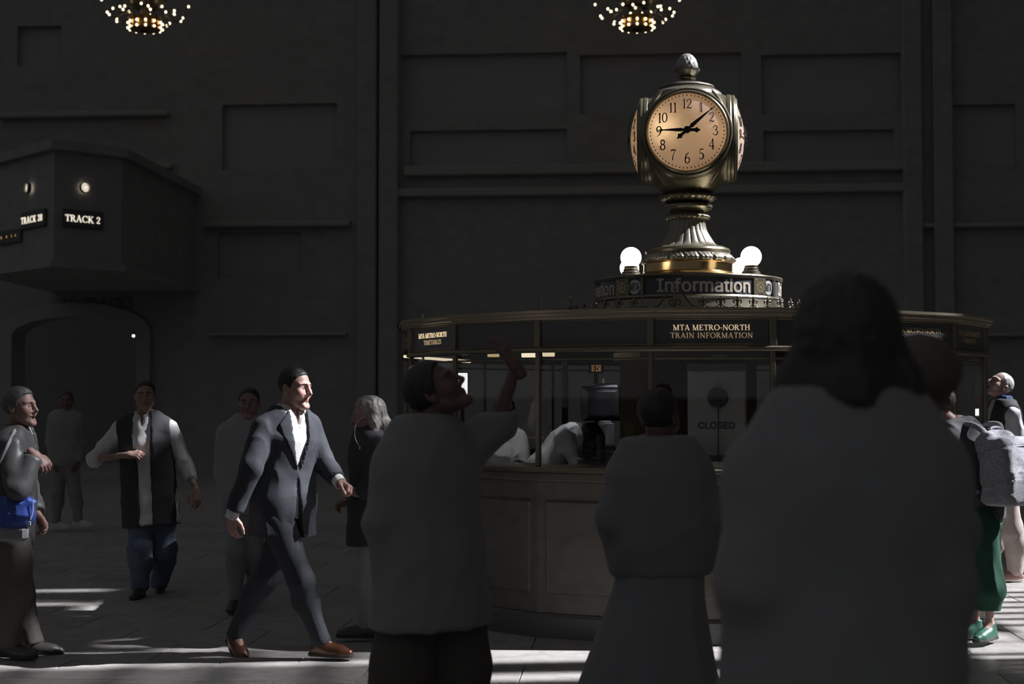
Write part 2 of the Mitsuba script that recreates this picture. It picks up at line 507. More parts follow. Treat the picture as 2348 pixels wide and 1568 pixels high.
for j in range(60, 110):
    for i in range(-30, 30):
        x, y = (i + 0.5 * (j % 2)) * TW - 0.18, j * TD + 0.05
        if y < 31.6 and abs(x) < 0.42 * y + 6 and x < 11:
            far_tiles.append(moved(slab, basis(HX, HY, V(0, 0, 1), HX * x + HY * y)))
put('paving', join(*far_tiles), 'material_floor_stone', 'floor', False, kind='stuff')

# the far wall: a stone face with an arched way to the tracks, recessed panels and ledges, all nearly lost in the dark
DW = 30.0


def on_wall(px, py):
    """(x along the wall, z) of the wall's plane at a pixel of the photograph."""
    o, d = V(0, 0, EYE), at(px, py, 1.0) - V(0, 0, EYE)
    t = DW / np.dot(d, HY)
    q = o + d * t
    return np.dot(q, HX), q[2]


def wall_rect(x0, y0, x1, y1):
    (a, t), (b, s) = on_wall(x0, y0), on_wall(x1, y1)
    return sbox(min(a, b), min(s, t), max(a, b), max(s, t))


xl, zf = -17.0, 0.0
face = sbox(-17, -0.1, 19, 16)
ax0, at0 = on_wall(32, 770)
ax1, at1 = on_wall(318, 770)
atop = on_wall(175, 726)[1]
arch = unary_union([sbox(ax0, -0.2, ax1, at1), affinity.scale(Point(0, 0).buffer(1, 32), (ax1 - ax0) / 2, atop - at1, origin=(0, 0)).buffer(0)])
arch = unary_union([sbox(ax0, -0.2, ax1, at1), affinity.translate(affinity.scale(Point(0, 0).buffer(1, 32), (ax1 - ax0) / 2, atop - at1, origin=(0, 0)), (ax0 + ax1) / 2, at1)])
recess = [wall_rect(510, 240, 772, 386), wall_rect(500, 532, 690, 634), wall_rect(918, 126, 1300, 256), wall_rect(1330, 126, 1700, 256), wall_rect(1745, 126, 2080, 256), wall_rect(40, 60, 140, 150), wall_rect(2180, 240, 2330, 380), wall_rect(940, 300, 1300, 380), wall_rect(1750, 300, 2050, 380)]
M0 = basis(HX, V(0, 0, 1), -HY, HY * DW)
whole = face.difference(unary_union([arch] + recess))
structure('wall_back', moved(extrude(whole, 0.6), M0, HY * 0.6), 'material_wall_stone', False)
for r in recess:
    put('panel', moved(extrude(r.buffer(0.02, join_style=2), 0.05), M0, HY * 0.2), 'material_wall_recess', 'wall_back', False)
n = 0
for (x0, y0, x1, y1) in ((470, 510, 806, 520), (482, 764, 798, 770), (0, 380, 400, 388), (930, 384, 2080, 392), (0, 262, 390, 268), (2100, 764, 2348, 772), (2110, 514, 2348, 522), (900, 436, 2080, 441)):
    r = wall_rect(x0, y0, x1, y1)
    b = r.bounds
    n += 1
    prof = box(b[2] - b[0], 0.22, b[3] - b[1], bevel=0.02)
    structure(f'trim_{n}', moved(prof, basis(HX, HY, V(0, 0, 1), HX * (b[0] + b[2]) / 2 + HY * (DW - 0.1) + V(0, 0, (b[1] + b[3]) / 2))), 'material_wall_trim', False)
for px in (845, 895, 2090, 2160):
    (a, _), (b, _) = on_wall(px - 22, 500), on_wall(px + 22, 500)
    n += 1
    structure(f'trim_{n}', moved(box(b - a, 0.3, 16, (0, 0, 8), 0.03), basis(HX, HY, V(0, 0, 1), HX * (a + b) / 2 + HY * (DW - 0.12))), 'material_wall_stone', False)
r = arch.buffer(0.28).difference(arch).intersection(sbox(-30, 0, 30, 20))
n += 1
structure(f'trim_{n}', moved(extrude(r, 0.12), M0, HY * 0.0), 'material_wall_trim', False)
structure('wall_passage', moved(box(14, 0.2, 6, (0, 0, 3)), basis(HX, HY, V(0, 0, 1), HX * (-9) + HY * (DW + 6))), 'material_passage')
lx, lz = on_wall(222, 705)
put('lettering', moved(serif('TO TRACKS', 0.2, 0.01), M0, HX * lx + V(0, 0, lz) - HY * 0.02), 'material_bronze_dark', 'wall_back', False)

# unseen right wall added as a sun mask: openings and bars shape the patches
WX = 13.0
SUNWARD, ALONG = V(math.cos(SUN_AZ), math.sin(SUN_AZ), 0), V(-math.sin(SUN_AZ), math.cos(SUN_AZ), 0)


def opening(x0, x1, y0, y1, z0, z1, ny, nz, bar):
    """An opening that lets the sun reach the places between x0 and x1, y0 and y1, z0 and z1, with ny upright and nz level bars that dim it."""
    x, y = (x0 + x1) / 2, (y0 + y1) / 2
    dw = -((x * SUNWARD[0] + y * SUNWARD[1]) - x) * SUN_SLOPE
    return tuple(np.dot(V(x, q, 0), ALONG) for q in (y0, y1)) + (z0 + (WX - x1) * SUN_SLOPE + dw, z1 + (WX - x0) * SUN_SLOPE + dw + 0.12 * SUN_SLOPE, ny, nz, bar)


HOLES = [opening(*h) for h in [    # what the sun reaches through each: x, y, z from and to; then upright bars, level bars, width of a bar
    (-0.5, 1.6, 8.10, 8.72, 0, 0, 1, 0, 0.2),
    (-0.5, 1.6, 9.10, 9.56, 0, 0, 0, 0, 0.03),
    (-3.5, -0.65, 8.10, 8.95, 0, 0, 6, 4, 0.105),
    (-1.5, -0.70, 9.02, 9.62, 0, 0.7, 3, 2, 0.115),
    (-1.3, -1.3, 8.98, 9.44, 0.75, 1.80, 0, 0, 0.03),
    (-3.1, -2.95, 8.85, 9.60, 0.75, 1.6, 5, 0, 0.09),
    (1.1, 2.2, 11.46, 12.46, 2.25, 4.2, 0, 0, 0.03),
    (-2.9, -2.9, 11.60, 12.50, 0.45, 1.2, 5, 0, 0.145),
    (-2.9, -2.9, 11.60, 12.50, 1.28, 1.46, 0, 0, 0.03),
    (1.55, 2.2, 11.06, 11.42, 2.28, 2.55, 0, 0, 0.03),
    (2.80, 2.80, 9.88, 10.13, 2.12, 2.40, 0, 0, 0.03),
    (2.92, 2.92, 10.06, 10.26, 2.12, 2.40, 0, 0, 0.03),
    (3.02, 3.02, 10.16, 10.36, 2.12, 2.38, 0, 0, 0.03),
    (3.32, 3.32, 10.52, 10.68, 1.42, 1.62, 0, 0, 0.03),
    (3.1, 3.9, 9.42, 10.22, 0, 1.5, 1, 3, 0.035),
    (3.4, 4.6, 10.27, 12.55, 0, 0.05, 7, 0, 0.10),
    (4.1, 4.6, 12.60, 13.50, 0, 1.85, 0, 3, 0.03),
    (2.9, 3.7, 8.20, 9.30, 0, 0, 6, 0, 0.15),
    (-1.0, -0.85, 9.78, 10.0, 1.32, 1.58, 2, 0, 0.06)]]
SW = basis(ALONG, V(0, 0, 1), SUNWARD, SUNWARD * WX)
f = sbox(-14, -0.2, 44, 44).difference(unary_union([sbox(h[0], h[2], h[1], h[3]) for h in HOLES]))
structure('wall_sun_mask', moved(extrude(f, 0.12), SW), 'material_wall_stone', False)
mat('window_iron', (0.12, 0.12, 0.12), 0.5)
for k, (y0, y1, z0, z1, ny, nz, bar) in enumerate(HOLES):
    ms = [box(y1 - y0 + 0.1, 0.05, 0.04, ((y0 + y1) / 2, z, 0.14)) for z in (z0 - 0.03, z1 + 0.03)]
    for q in np.linspace(y0, y1, ny + 2)[1:-1]:
        ms.append(box(bar, z1 - z0, 0.03, (q, (z0 + z1) / 2, 0.14)))
    for q in np.linspace(z0, z1, nz + 2)[1:-1]:
        ms.append(box(y1 - y0, bar, 0.03, ((y0 + y1) / 2, q, 0.14)))
    structure(f'window_{k + 1}', moved(join(*ms), SW), 'material_window_iron', False)  # bars over the sun-mask openings, widened to dim each patch

# ---------------------------------------------------------------- track gate signs at the left, on the corner of a stone gatehouse
gd = 25.0
cx = at(124, 500, gd)
ang = math.radians(43)
nR, nL = V(math.sin(ang), -math.cos(ang), 0), V(-math.cos(ang), -math.sin(ang), 0)
tR, tL = V(math.cos(ang), math.sin(ang), 0), V(math.sin(ang), -math.cos(ang), 0)    # to the right as read on each face
g = V(cx[0], cx[1], 0)
gate = Polygon([(0, 0), tuple((tR * 1.25)[:2]), (1.25 * tR[0] + 0.3, 6.3), (-2.6 * tL[0], 6.3), tuple((-tL * 2.6)[:2])])
zlo, zhi = at(124, 610, gd)[2], at(124, 330, gd)[2]
structure('wall_gatehouse', join(moved(extrude(gate, zhi - zlo), t=g + V(0, 0, zlo)), moved(extrude(gate.buffer(0.10, join_style=2), 0.12), t=g + V(0, 0, zlo - 0.02)), moved(extrude(gate.buffer(0.12, join_style=2), 0.16), t=g + V(0, 0, zhi - 0.1))), 'material_wall_stone', False)


def face_frame(t, nn, px, py):
    """Point on a face of the gatehouse at a pixel."""
    o, d = V(0, 0, EYE), at(px, py, 1.0) - V(0, 0, EYE)
    return o + d * (np.dot(g - o, nn) / np.dot(d, nn))


mat('sign_glow', (0.6, 0.56, 0.5), 0.5)
for t, nn, txt, px, py, lpx, lpy, side in ((tR, nR, 'TRACK 2', 186, 503, 190, 431, 'right'), (tL, nL, 'TRACK 28', 80, 503, 73, 432, 'left')):
    c = face_frame(t, nn, px, py)
    hgt = 15.5 / FOCAL * gd
    M = basis(t, V(0, 0, 1), nn, c + nn * 0.06)
    k = thing('track_sign', f'black track sign with lit cream letters {txt}, {"facing right" if side == "right" else "seen at a steep angle"}', 'sign', 'track signs')
    put('board', moved(box(0.74 if side == 'right' else 0.92, 0.30, 0.05, (0.02, 0, -0.03), 0.008), M), 'material_sign_black', k, False)
    put('lettering', moved(moved(serif(txt, hgt, 0.006, 0.03 if side == 'right' else 0.14), t=V(0, -hgt / 2, 0)), M), 'material_sign_glow', k, False, emitter=glow((1.1, 0.98, 0.8)))
    c = face_frame(t, nn, lpx, lpy)
    M = basis(t, V(0, 0, 1), nn, c + nn * 0.05)
    k = thing('wall_lamp', f'round lit bulkhead lamp above the sign {txt}, the {"rounder" if side == "right" else "narrower"} one', 'lamp', 'bulkhead lamps over the track signs')
    put('rim', moved(lathe([(0.08, 0), (0.092, 0), (0.094, 0.055), (0.08, 0.06)], 32, closed=True), M), 'material_bronze_dark', k)
    put('glass', moved(lathe([(0.001, 0.05), (0.03, 0.048), (0.06, 0.04), (0.078, 0.02), (0.078, 0.0), (0.001, 0.0)], 32), M), 'material_lamp_white', k, True, emitter=glow((1.0, 0.9, 0.72)))
    put('guard', join(*[moved(trimesh.creation.torus(r, 0.004, 24, 6), M, nn * 0.052) for r in (0.035, 0.06)]), 'material_bronze_dark', k)
c = face_frame(tL, nL, 27, 543)
k = thing('departure_board', 'dark board with small amber figures under the steep track sign', 'sign')
M = basis(tL, V(0, 0, 1), nL, c + nL * 0.06)
put('board', moved(box(0.9, 0.24, 0.05, (0, 0, -0.03), 0.008), M), 'material_sign_black', k, False)
mat('amber', (0.5, 0.3, 0.1), 0.5)
for x, s_ in ((-0.30, '11'), (-0.08, '8'), (0.12, '5'), (0.28, '6')):
    put('digit', moved(moved(serif(s_, 0.045, 0.004), t=V(x, -0.02, 0)), M), 'material_amber', k, False, emitter=glow((0.5, 0.27, 0.1)))
c = at(306, 770, 31.5)
k = thing('spot_lamp', 'tiny white lamp burning inside the dark archway', 'lamp')
put('bulb', moved(trimesh.creation.icosphere(2, 0.028), t=c), 'material_lamp_white', k, True, emitter=glow((3, 3, 3)))
put('stem', tube([c + V(0, 0, 0.02), c + V(0, 0, 2.6)], 0.012), 'material_bronze_dark', k)

# ---------------------------------------------------------------- two chandeliers
mat('bulb_glass', (0.8, 0.7, 0.5), 0.3)
mat('gilt', (0.55, 0.32, 0.12), 0.3, metallic=1.0)
BULB = moved(trimesh.creation.icosphere(2, 0.0225), basis(V(1, 0, 0), V(0, 1, 0), V(0, 0, 1.15)))
bulb_ply = mikit.ply(BULB, 'material_bulb_glass', smooth=True)


def chandelier(px, py, d, label, turn, dense):
    c = at(px, py, d)
    k = thing('chandelier', label, 'chandelier', 'chandeliers')
    mpx = d / FOCAL
    R = 38 * mpx
    k_ = 0.83
    put('basket', moved(lathe([(R * 0.9, 0.20), (R, 0.19), (R * 0.92, 0.10), (R * 0.95, 0.08), (R * 0.95, 0.0), (R * 0.9, -0.025), (R * 0.6, -0.035), (0.05, -0.04), (0.05, -0.03), (R * 0.55, -0.02), (R * 0.86, 0.02)], 48, lambda a, h: 1 + 0.02 * np.sin(24 * a), closed=True), t=c), 'material_gilt', k)
    put('stem', moved(lathe([(0.09, -0.05), (0.05, 0.1), (0.12, 0.5), (0.05, 0.9), (0.2, 1.3), (0.05, 1.6), (0.03, 9.0)], 24), t=c), 'material_bronze_dark', k)
    put('bowl', moved(lathe([(0.25, 0.38), (0.62, 0.8), (0.8, 1.3), (0.76, 1.32), (0.6, 0.84), (0.23, 0.42)], 48, closed=True), t=c), 'material_bronze_dark', k)
    bulbs = []
    for row, z in ((0, 0.0), (1, 0.095)):
        for i in range(12):
            a = 2 * math.pi * (i + 0.4 + turn) / 12
            bulbs.append((R * 1.03 * math.sin(a), -R * 1.03 * math.cos(a), z))
    for i in range(8):
        a = 2 * math.pi * (i + 0.3 + turn) / 8
        e, f = V(math.sin(a), -math.cos(a), 0), V(math.cos(a), math.sin(a), 0)
        put('arm', moved(tube(spline([k_ * (e * 0.32 + V(0, 0, 0.42)), k_ * (e * 0.62 + V(0, 0, 0.20)), k_ * (e * 0.80 + V(0, 0, 0.32)), k_ * (e * 0.80 + V(0, 0, 0.45))]), 0.012, 6), t=c), 'material_bronze_dark', k)
        for o in (e * 0.80 + V(0, 0, 0.30), e * 0.76 + V(0, 0, 0.24) + f * 0.05, e * 0.92 + V(0, 0, 0.56)):
            bulbs.append(tuple(k_ * o))
    for i in range(6):
        a = 2 * math.pi * (i + 0.5 * turn) / 6
        bulbs.append((0.38 * math.sin(a), -0.38 * math.cos(a), 0.36))
    for b in bulbs:
        put('bulb', bulb_ply, None, k, to_world=T().translate((c + V(*b)).tolist()), emitter=glow((3.2, 2.5, 1.5)))


chandelier(333, 66, 26.5, 'glowing chandelier cut by the top edge above the track signs', 0.1, 1)
chandelier(1461, 64, 26.5, 'glowing chandelier cut by the top edge left of the clock finial', 0.45, 1)
# ---------------------------------------------------------------- the information booth, a ring of eighteen facets
C = V(1.418, 11.93, 0)
TURN = -6.8                                   # the clock's front dial looks this many degrees to the left
NB, RB, PH0 = 18, 2.295, -6.1 + TURN
mat('booth_marble', marble((0.155, 0.14, 0.125), 0.1, 2.0), 0.35, spec=0.4)
mat('booth_plinth', (0.13, 0.125, 0.12), 0.45)
mat('brass_cornice', (0.42, 0.36, 0.26), 0.32, metallic=0.5, spec=0.6)
mat('brass', (0.42, 0.34, 0.2), 0.28, metallic=1.0)
mat('brass_aged', (0.25, 0.22, 0.16), 0.36, metallic=0.75, spec=0.5)
mat('fascia_black', (0.11, 0.115, 0.12), 0.3, spec=0.35)
mat('gold_letter', (0.62, 0.47, 0.28), 0.4, metallic=0.3)
mat('roof_grey', (0.10, 0.105, 0.115), 0.7)
mat('interior_dark', (0.10, 0.09, 0.075), 0.7)
mat('interior_wood', (0.16, 0.10, 0.05), 0.5)
scene['material_pane'] = {'type': 'thindielectric', 'int_ior': 1.5, 'ext_ior': 1.0}


def ring(profile, m, name, parent, n=NB, ph=PH0, smooth=25):
    s = lathe(profile, n, closed=True)
    a = -math.radians(ph)
    s.apply_transform(trimesh.transformations.rotation_matrix(-a, (0, 0, 1)))
    return put(name, moved(s, t=C), m, parent, smooth)


B = thing('information_booth', 'round marble and brass information booth under the clock', 'booth')
ring([(RB + 0.03, 0.0), (RB + 0.03, 0.14), (RB + 0.005, 0.16), (RB - 0.1, 0.16), (RB - 0.1, 0.0)], 'material_booth_plinth', 'plinth', B)
ring([(RB + 0.09, 1.105), (RB + 0.10, 1.115), (RB + 0.10, 1.13), (RB + 0.09, 1.14), (RB - 0.35, 1.14), (RB - 0.35, 1.105)], 'material_brass_aged', 'counter', B)
ring([(RB + 0.01, 2.122), (RB + 0.022, 2.126), (RB + 0.026, 2.138), (RB + 0.04, 2.144), (RB + 0.044, 2.162), (RB + 0.058, 2.168), (RB + 0.062, 2.186), (RB - 0.1, 2.192), (RB - 0.1, 2.122)], 'material_brass_cornice', 'cornice', B)
ring([(RB + 0.015, 1.905), (RB + 0.025, 1.915), (RB + 0.025, 1.93), (RB + 0.015, 1.94), (RB - 0.04, 1.94), (RB - 0.04, 1.905)], 'material_brass_aged', 'lintel', B)
ring([(RB - 0.09, 2.19), (1.2, 2.255), (0.3, 2.255), (0.3, 2.22), (1.2, 2.22), (RB - 0.09, 2.15)], 'material_roof_grey', 'roof', B)
ring([(RB + 0.012, 1.04), (RB + 0.02, 1.05), (RB + 0.02, 1.09), (RB + 0.012, 1.105), (RB - 0.06, 1.105), (RB - 0.06, 1.04)], 'material_booth_marble', 'ledge_moulding', B)
dphi = math.radians(360 / NB)
chord, apo = 2 * RB * math.sin(dphi / 2), RB * math.cos(dphi / 2)
base_ply = mikit.ply(join(box(chord - 0.004, 0.08, 0.88, (0, 0.045, 0.60), 0.004), box(chord - 0.12, 0.03, 0.62, (0, 0.0, 0.60), 0.01)), 'material_booth_marble')
fascia_ply = mikit.ply(box(chord - 0.05, 0.04, 0.178, (0, 0.03, 2.032), 0.004), 'material_fascia_black')
frame_ply = mikit.ply(join(box(chord - 0.02, 0.02, 0.012, (0, 0.012, 2.118), 0.003), box(chord - 0.02, 0.02, 0.012, (0, 0.012, 1.948), 0.003), box(0.02, 0.02, 0.18, (chord / 2 - 0.014, 0.012, 2.033), 0.003), box(0.02, 0.02, 0.18, (-chord / 2 + 0.014, 0.012, 2.033), 0.003)), 'material_brass_aged')
pane_ply = mikit.ply((np.array([[-chord / 2 + 0.02, 0.03, 1.14], [chord / 2 - 0.02, 0.03, 1.14], [chord / 2 - 0.02, 0.03, 1.906], [-chord / 2 + 0.02, 0.03, 1.906]]), np.array([[0, 1, 2], [0, 2, 3]])), 'material_pane')
post_ply = mikit.ply(join(box(0.034, 0.034, 0.77, (0, 0, 1.525), 0.006), box(0.05, 0.05, 0.19, (0, 0.0, 2.033), 0.006)), 'material_brass_aged')
rail_ply = mikit.ply(box(chord - 0.03, 0.014, 0.014, (0, 0.03, 1.86), 0.003), 'material_brass_aged')


def facet(i):
    a = math.radians(PH0) + dphi * (i + 0.5)
    o = V(math.sin(a), -math.cos(a), 0)
    return basis(V(math.cos(a), math.sin(a), 0), -o, V(0, 0, 1), C + o * apo), a


for i in range(NB):
    M, a = facet(i)
    W = T(M)
    put('base_panel', base_ply, None, B, to_world=W)
    f = put('fascia_panel', fascia_ply, None, B, to_world=W)
    put('frame', frame_ply, None, f, to_world=W)
    put('window_pane', pane_ply, None, B, to_world=W)
    put('window_rail', rail_ply, None, B, to_world=W)
    b = math.radians(PH0) + dphi * i
    o = V(math.sin(b), -math.cos(b), 0)
    put('post', post_ply, None, B, to_world=T(basis(V(math.cos(b), math.sin(b), 0), -o, V(0, 0, 1), C + o * (RB - 0.012))))
    if i in (0, 2, 3, 15, 14):
        second = {0: 'TRAIN INFORMATION', 2: 'TRAIN INFORMATION', 3: 'TIMETABLES', 15: 'TIMETABLES', 14: 'TIMETABLES'}[i]
        lit = i in (0, 15)  # glow put on the gilt letters in place of reflected lamp light
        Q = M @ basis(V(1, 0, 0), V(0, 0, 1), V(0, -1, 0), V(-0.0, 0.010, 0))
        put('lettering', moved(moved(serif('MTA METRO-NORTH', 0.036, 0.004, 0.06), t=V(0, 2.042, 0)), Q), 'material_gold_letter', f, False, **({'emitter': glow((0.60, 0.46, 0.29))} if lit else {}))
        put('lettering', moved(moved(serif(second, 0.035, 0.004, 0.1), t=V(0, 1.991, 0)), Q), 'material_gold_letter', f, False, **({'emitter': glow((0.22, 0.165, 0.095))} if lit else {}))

# ---------------------------------------------------------------- inside the booth
core = thing('cabinet', 'dark wooden cabinet column in the middle of the booth', 'cabinet')
put('body', moved(lathe([(0.55, 0.0), (0.55, 2.25), (0.0, 2.25), (0.0, 0.0)], 8, closed=True), t=C), 'material_interior_wood', core, False)
put('moulding', moved(lathe([(0.6, 1.9), (0.6, 1.96), (0.5, 1.96), (0.5, 1.9)], 8, closed=True), t=C), 'material_brass_aged', core, False)
structure('floor_booth', moved(lathe([(2.2, 0.001), (2.2, 0.03), (0.0, 0.03)], 20), t=C), 'material_interior_dark')


def ibox(name, label, cat, px0, py0, px1, py1, d, depth, m, bevel=0.01, **more):
    """A box seen at a rectangle of pixels at depth d: a thing with a body."""
    a, b = at(px0, py1, d), at(px1, py0, d)
    k = thing(name, label, cat, 'lit panels in the booth' if name == 'light_panel' else None)
    c = (a + b) / 2
    put('body', box(b[0] - a[0], depth, b[2] - a[2], c + V(0, depth / 2, 0), min(bevel, (b[2] - a[2]) * 0.3)), m, k, False, **more)
    return k, c, b[0] - a[0], b[2] - a[2]


mat('warm_lamp', (0.7, 0.6, 0.45), 0.5)
mat('light_grey_plastic', (0.5, 0.53, 0.57), 0.5)
mat('paper_yellow', (0.5, 0.45, 0.25), 0.8)
mat('blind_grey', (0.32, 0.32, 0.31), 0.6, spec=0.3)
mat('black_letter', (0.05, 0.05, 0.05), 0.6)
warm = (0.75, 0.62, 0.40)
for q, (x0, y0, x1, y1, d, e, lab) in enumerate(((1118, 801, 1145, 818, 12.4, (0.42, 0.31, 0.15), 'left of the raised hand'), (1196, 800, 1230, 819, 12.4, (0.95, 0.82, 0.58), 'right of the raised hand'), (1244, 799, 1272, 817, 12.4, (0.72, 0.6, 0.38), 'right of the brass window post'))):
    k, c, w, h = ibox('light_panel', f'small warm lit ceiling panel in the booth, {lab}', 'lamp', x0, y0, x1, y1, d, 0.04, 'material_warm_lamp', 0.004, emitter=glow(e))
    put('frame', box(w + 0.04, 0.05, 0.012, c + V(0, 0.02, -h / 2 - 0.008)), 'material_brass_aged', k, False)
    put('stem', box(0.012, 0.012, 2.3 - c[2] - h / 2 + 0.02, c + V(0, 0.03, (2.3 - c[2]) / 2 + h / 4)), 'material_brass_aged', k, False)
a, b = at(926, 817, 11.3), at(1078, 829, 11.9)
k = thing('tube_lamp', 'long warm tube lamp under the booth ceiling at its left end', 'lamp')
put('tube', tube([a, b], 0.011), 'material_warm_lamp', k, True, emitter=glow((0.85, 0.72, 0.5)))
put('housing', tube([a + V(0, 0, 0.03), b + V(0, 0, 0.03)], 0.02), 'material_interior_dark', k, True)
put('bracket', tube([(a + b) / 2 + V(0, 0, 0.03), (a + b) / 2 + V(0, 0, 0.34)], 0.012), 'material_interior_dark', k, True)
c = at(962, 840, 11.2)
k = thing('desk_lamp', 'small white shaded lamp under the timetables panel', 'lamp')
put('shade', moved(lathe([(0.085, -0.02), (0.075, 0.0), (0.03, 0.015), (0.012, 0.02), (0.012, 0.012), (0.03, 0.006), (0.07, -0.008), (0.08, -0.022)], 32, closed=True), t=c), 'material_white_shirt', k, True)
put('bulb', moved(trimesh.creation.icosphere(2, 0.03), t=c + V(0, -0.0, -0.016)), 'material_warm_lamp', k, True, emitter=glow((1.6, 1.5, 1.3), 0.2))
put('arm', tube(spline([c + V(0.0, 0, 0.02), c + V(0.03, 0, 0.06), c + V(0.0, 0.02, 0.12), c + V(0.02, 0.02, 0.4)]), 0.008), 'material_brass_aged', k, True)
k, c, w, h = ibox('screen', 'bright white screen behind the face of the person with a raised hand', 'screen', 1048, 855, 1072, 906, 11.9, 0.03, 'material_warm_lamp', 0.004, emitter=glow((0.95, 0.97, 0.95)))
put('stand', box(0.03, 0.03, c[2] - h / 2 - 1.14, V(c[0], c[1] + 0.03, (1.14 + c[2] - h / 2) / 2)), 'material_black_plastic', k, False)
put('bezel', box(0.012, 0.035, h + 0.02, c + V(w / 2 + 0.008, 0.012, 0)), 'material_brass', k, False)
k, c, w, h = ibox('pillar', 'pale grey metal pillar inside the booth beside the lit panels', 'pillar', 1289, 826, 1303, 935, 12.0, 0.05, 'material_light_grey_plastic', 0.006)
put('shaft', box(0.05, 0.05, 2.24, V(c[0], c[1] + 0.06, 1.13)), 'material_interior_dark', k, False)
k, c, w, h = ibox('display', 'dim amber figures on a small display in the booth', 'display', 1350, 832, 1384, 856, 11.3, 0.04, 'material_sign_black', 0.004)
Q = basis(V(1, 0, 0), V(0, 0, 1), V(0, -1, 0), c + V(0, -w * 0 - 0.001, 0))
put('digit', moved(moved(serif('10 2:58'.replace(':', ''), 0.05, 0.003, 0.02), t=V(0, -0.025, 0)), Q @ np.diag([0.42, 1, 1, 1])), 'material_amber', k, False, emitter=glow((0.30, 0.16, 0.05)))
put('stand', box(0.03, 0.03, c[2] - h / 2 - 1.1, V(c[0], c[1] + 0.03, (1.1 + c[2] - h / 2) / 2)), 'material_interior_dark', k, False)
put('strip', box(0.012, 0.012, 0.07, c + V(0.055, 0, -0.115)), 'material_amber', k, False, emitter=glow((0.09, 0.06, 0.03)))
c = at(1378, 925, 10.35)
k = thing('monitor', 'black bulky monitor seen from behind, a pale highlight strip set on its top edge', 'monitor')


def crt(P_):
    q = P_ - np.float32(c)
    y = q[:, 1]
    e = np.abs(q) - np.stack([0.125 - 0.25 * np.maximum(0, -y) + 0 * y, 0.15 + 0 * y, 0.11 - 0.2 * np.maximum(0, -y) + 0 * y], 1).astype(np.float32)
    return np.linalg.norm(np.maximum(e, 0), axis=1) + np.minimum(e.max(1), 0) - 0.012


put('body', nets(crt, c - 0.25, c + 0.25, 0.01), 'material_black_plastic', k, 30)
put('top_highlight', moved(box(0.16, 0.09, 0.012, bevel=0.004), trimesh.transformations.rotation_matrix(0.25, (1, 0, 0)), c + V(0.03, -0.07, 0.125)), 'material_light_grey_plastic', k, False)  # pale wedge stands in for a glossy highlight on the black case
put('stand', moved(lathe([(0.09, 0), (0.09, 0.02), (0.03, 0.03), (0.03, 0.2)], 24), t=V(c[0], c[1], 1.14)), 'material_black_plastic', k)
c = at(1398, 995, 10.1)
k = thing('terminal', 'upright pale grey box on the counter under the monitor', 'terminal')
put('body', moved(box(0.048, 0.05, 0.15, bevel=0.006), trimesh.transformations.rotation_matrix(0.35, (0, 0, 1)), c), 'material_light_grey_plastic', k, False)
put('head', moved(box(0.07, 0.05, 0.03, bevel=0.005), trimesh.transformations.rotation_matrix(0.35, (0, 0, 1)), c + V(-0.03, 0.02, 0.075)), 'material_light_grey_plastic', k, False)
put('foot', box(0.06, 0.07, c[2] - 0.075 - 1.138, V(c[0], c[1], (c[2] - 0.075 + 1.138) / 2), 0.004), 'material_black_plastic', k, False)
c = at(1443, 985, 11.1)
k = thing('notice', 'yellowish printed notice in a brass frame inside the booth', 'notice')
put('sheet', moved(box(0.085, 0.004, 0.085), trimesh.transformations.rotation_matrix(-0.25, (1, 0, 0)), c), 'material_paper_yellow', k, False)
put('frame', join(box(0.11, 0.012, 0.008, c + V(0, 0, 0.05)), box(0.11, 0.012, 0.008, c + V(0, 0, -0.05)), box(0.008, 0.012, 0.34, c + V(-0.058, 0.01, 0.11))), 'material_brass_aged', k, False)
put('stand', box(0.02, 0.02, c[2] - 0.05 - 1.1, V(c[0], c[1], (c[2] + 1.05) / 2)), 'material_interior_dark', k, False)
k, c, w, h = ibox('small_sign', 'small bluish sign at the top of the closed window', 'sign', 1632, 812, 1668, 822, 9.85, 0.02, 'material_light_grey_plastic', 0.003)
put('hanger', box(0.004, 0.004, 0.16, c + V(0, 0.02, 0.07)), 'material_brass_aged', k, False)

c = at(2240, 945, 10.6)
e = nrm(V(c[0] - C[0], c[1] - C[1], 0))
k = thing('paper', 'white paper fixed to the booth glass above the grey backpack', 'paper')
put('sheet', moved(box(0.085, 0.05, 0.003), basis(V(-e[1], e[0], 0), V(0, 0, 1), e, c)), 'material_white_shirt', k, False)
put('clip', moved(box(0.09, 0.006, 0.006, (0, -0.026, 0.002)), basis(V(-e[1], e[0], 0), V(0, 0, 1), e, c)), 'material_brass_aged', k, False)

# the closed window: a grey blind with a speaking disc and the word CLOSED
M, a = facet(0)
k = thing('window_blind', 'grey blind lettered CLOSED behind the front window of the booth', 'blind')
put('sheet', moved(box(0.375, 0.012, 0.56, (0.035, 0.09, 1.50), 0.003), M), 'material_blind_grey', k, False)
put('edge_bar', moved(box(0.008, 0.02, 0.56, (0.226, 0.085, 1.50), 0.002), M), 'material_brass', k, False)
put('holder', moved(box(0.38, 0.03, 0.05, (0.035, 0.09, 1.80)), M), 'material_interior_dark', k, False)
put('foot', moved(box(0.38, 0.03, 0.085, (0.035, 0.09, 1.18)), M), 'material_interior_dark', k, False)
word = meshkit.text_mesh('CLOSED', 0.042, 0.003, bold=True)
word.apply_translation((-word.bounds.mean(0)[0], 0, 0))
word.apply_scale((1.06, 1, 1))
put('lettering', moved(moved(word, t=V(0.035, 1.398, 0)), M @ basis(V(1, 0, 0), V(0, 0, 1), V(0, -1, 0), V(0, 0.083, 0))), 'material_black_letter', k, False)
s = thing('speaking_disc', 'round black speaking grille on a thin rod before the blind', 'speaker')
Q = M @ basis(V(1, 0, 0), V(0, 0, 1), V(0, -1, 0), V(0.045, 0.06, 1.60))
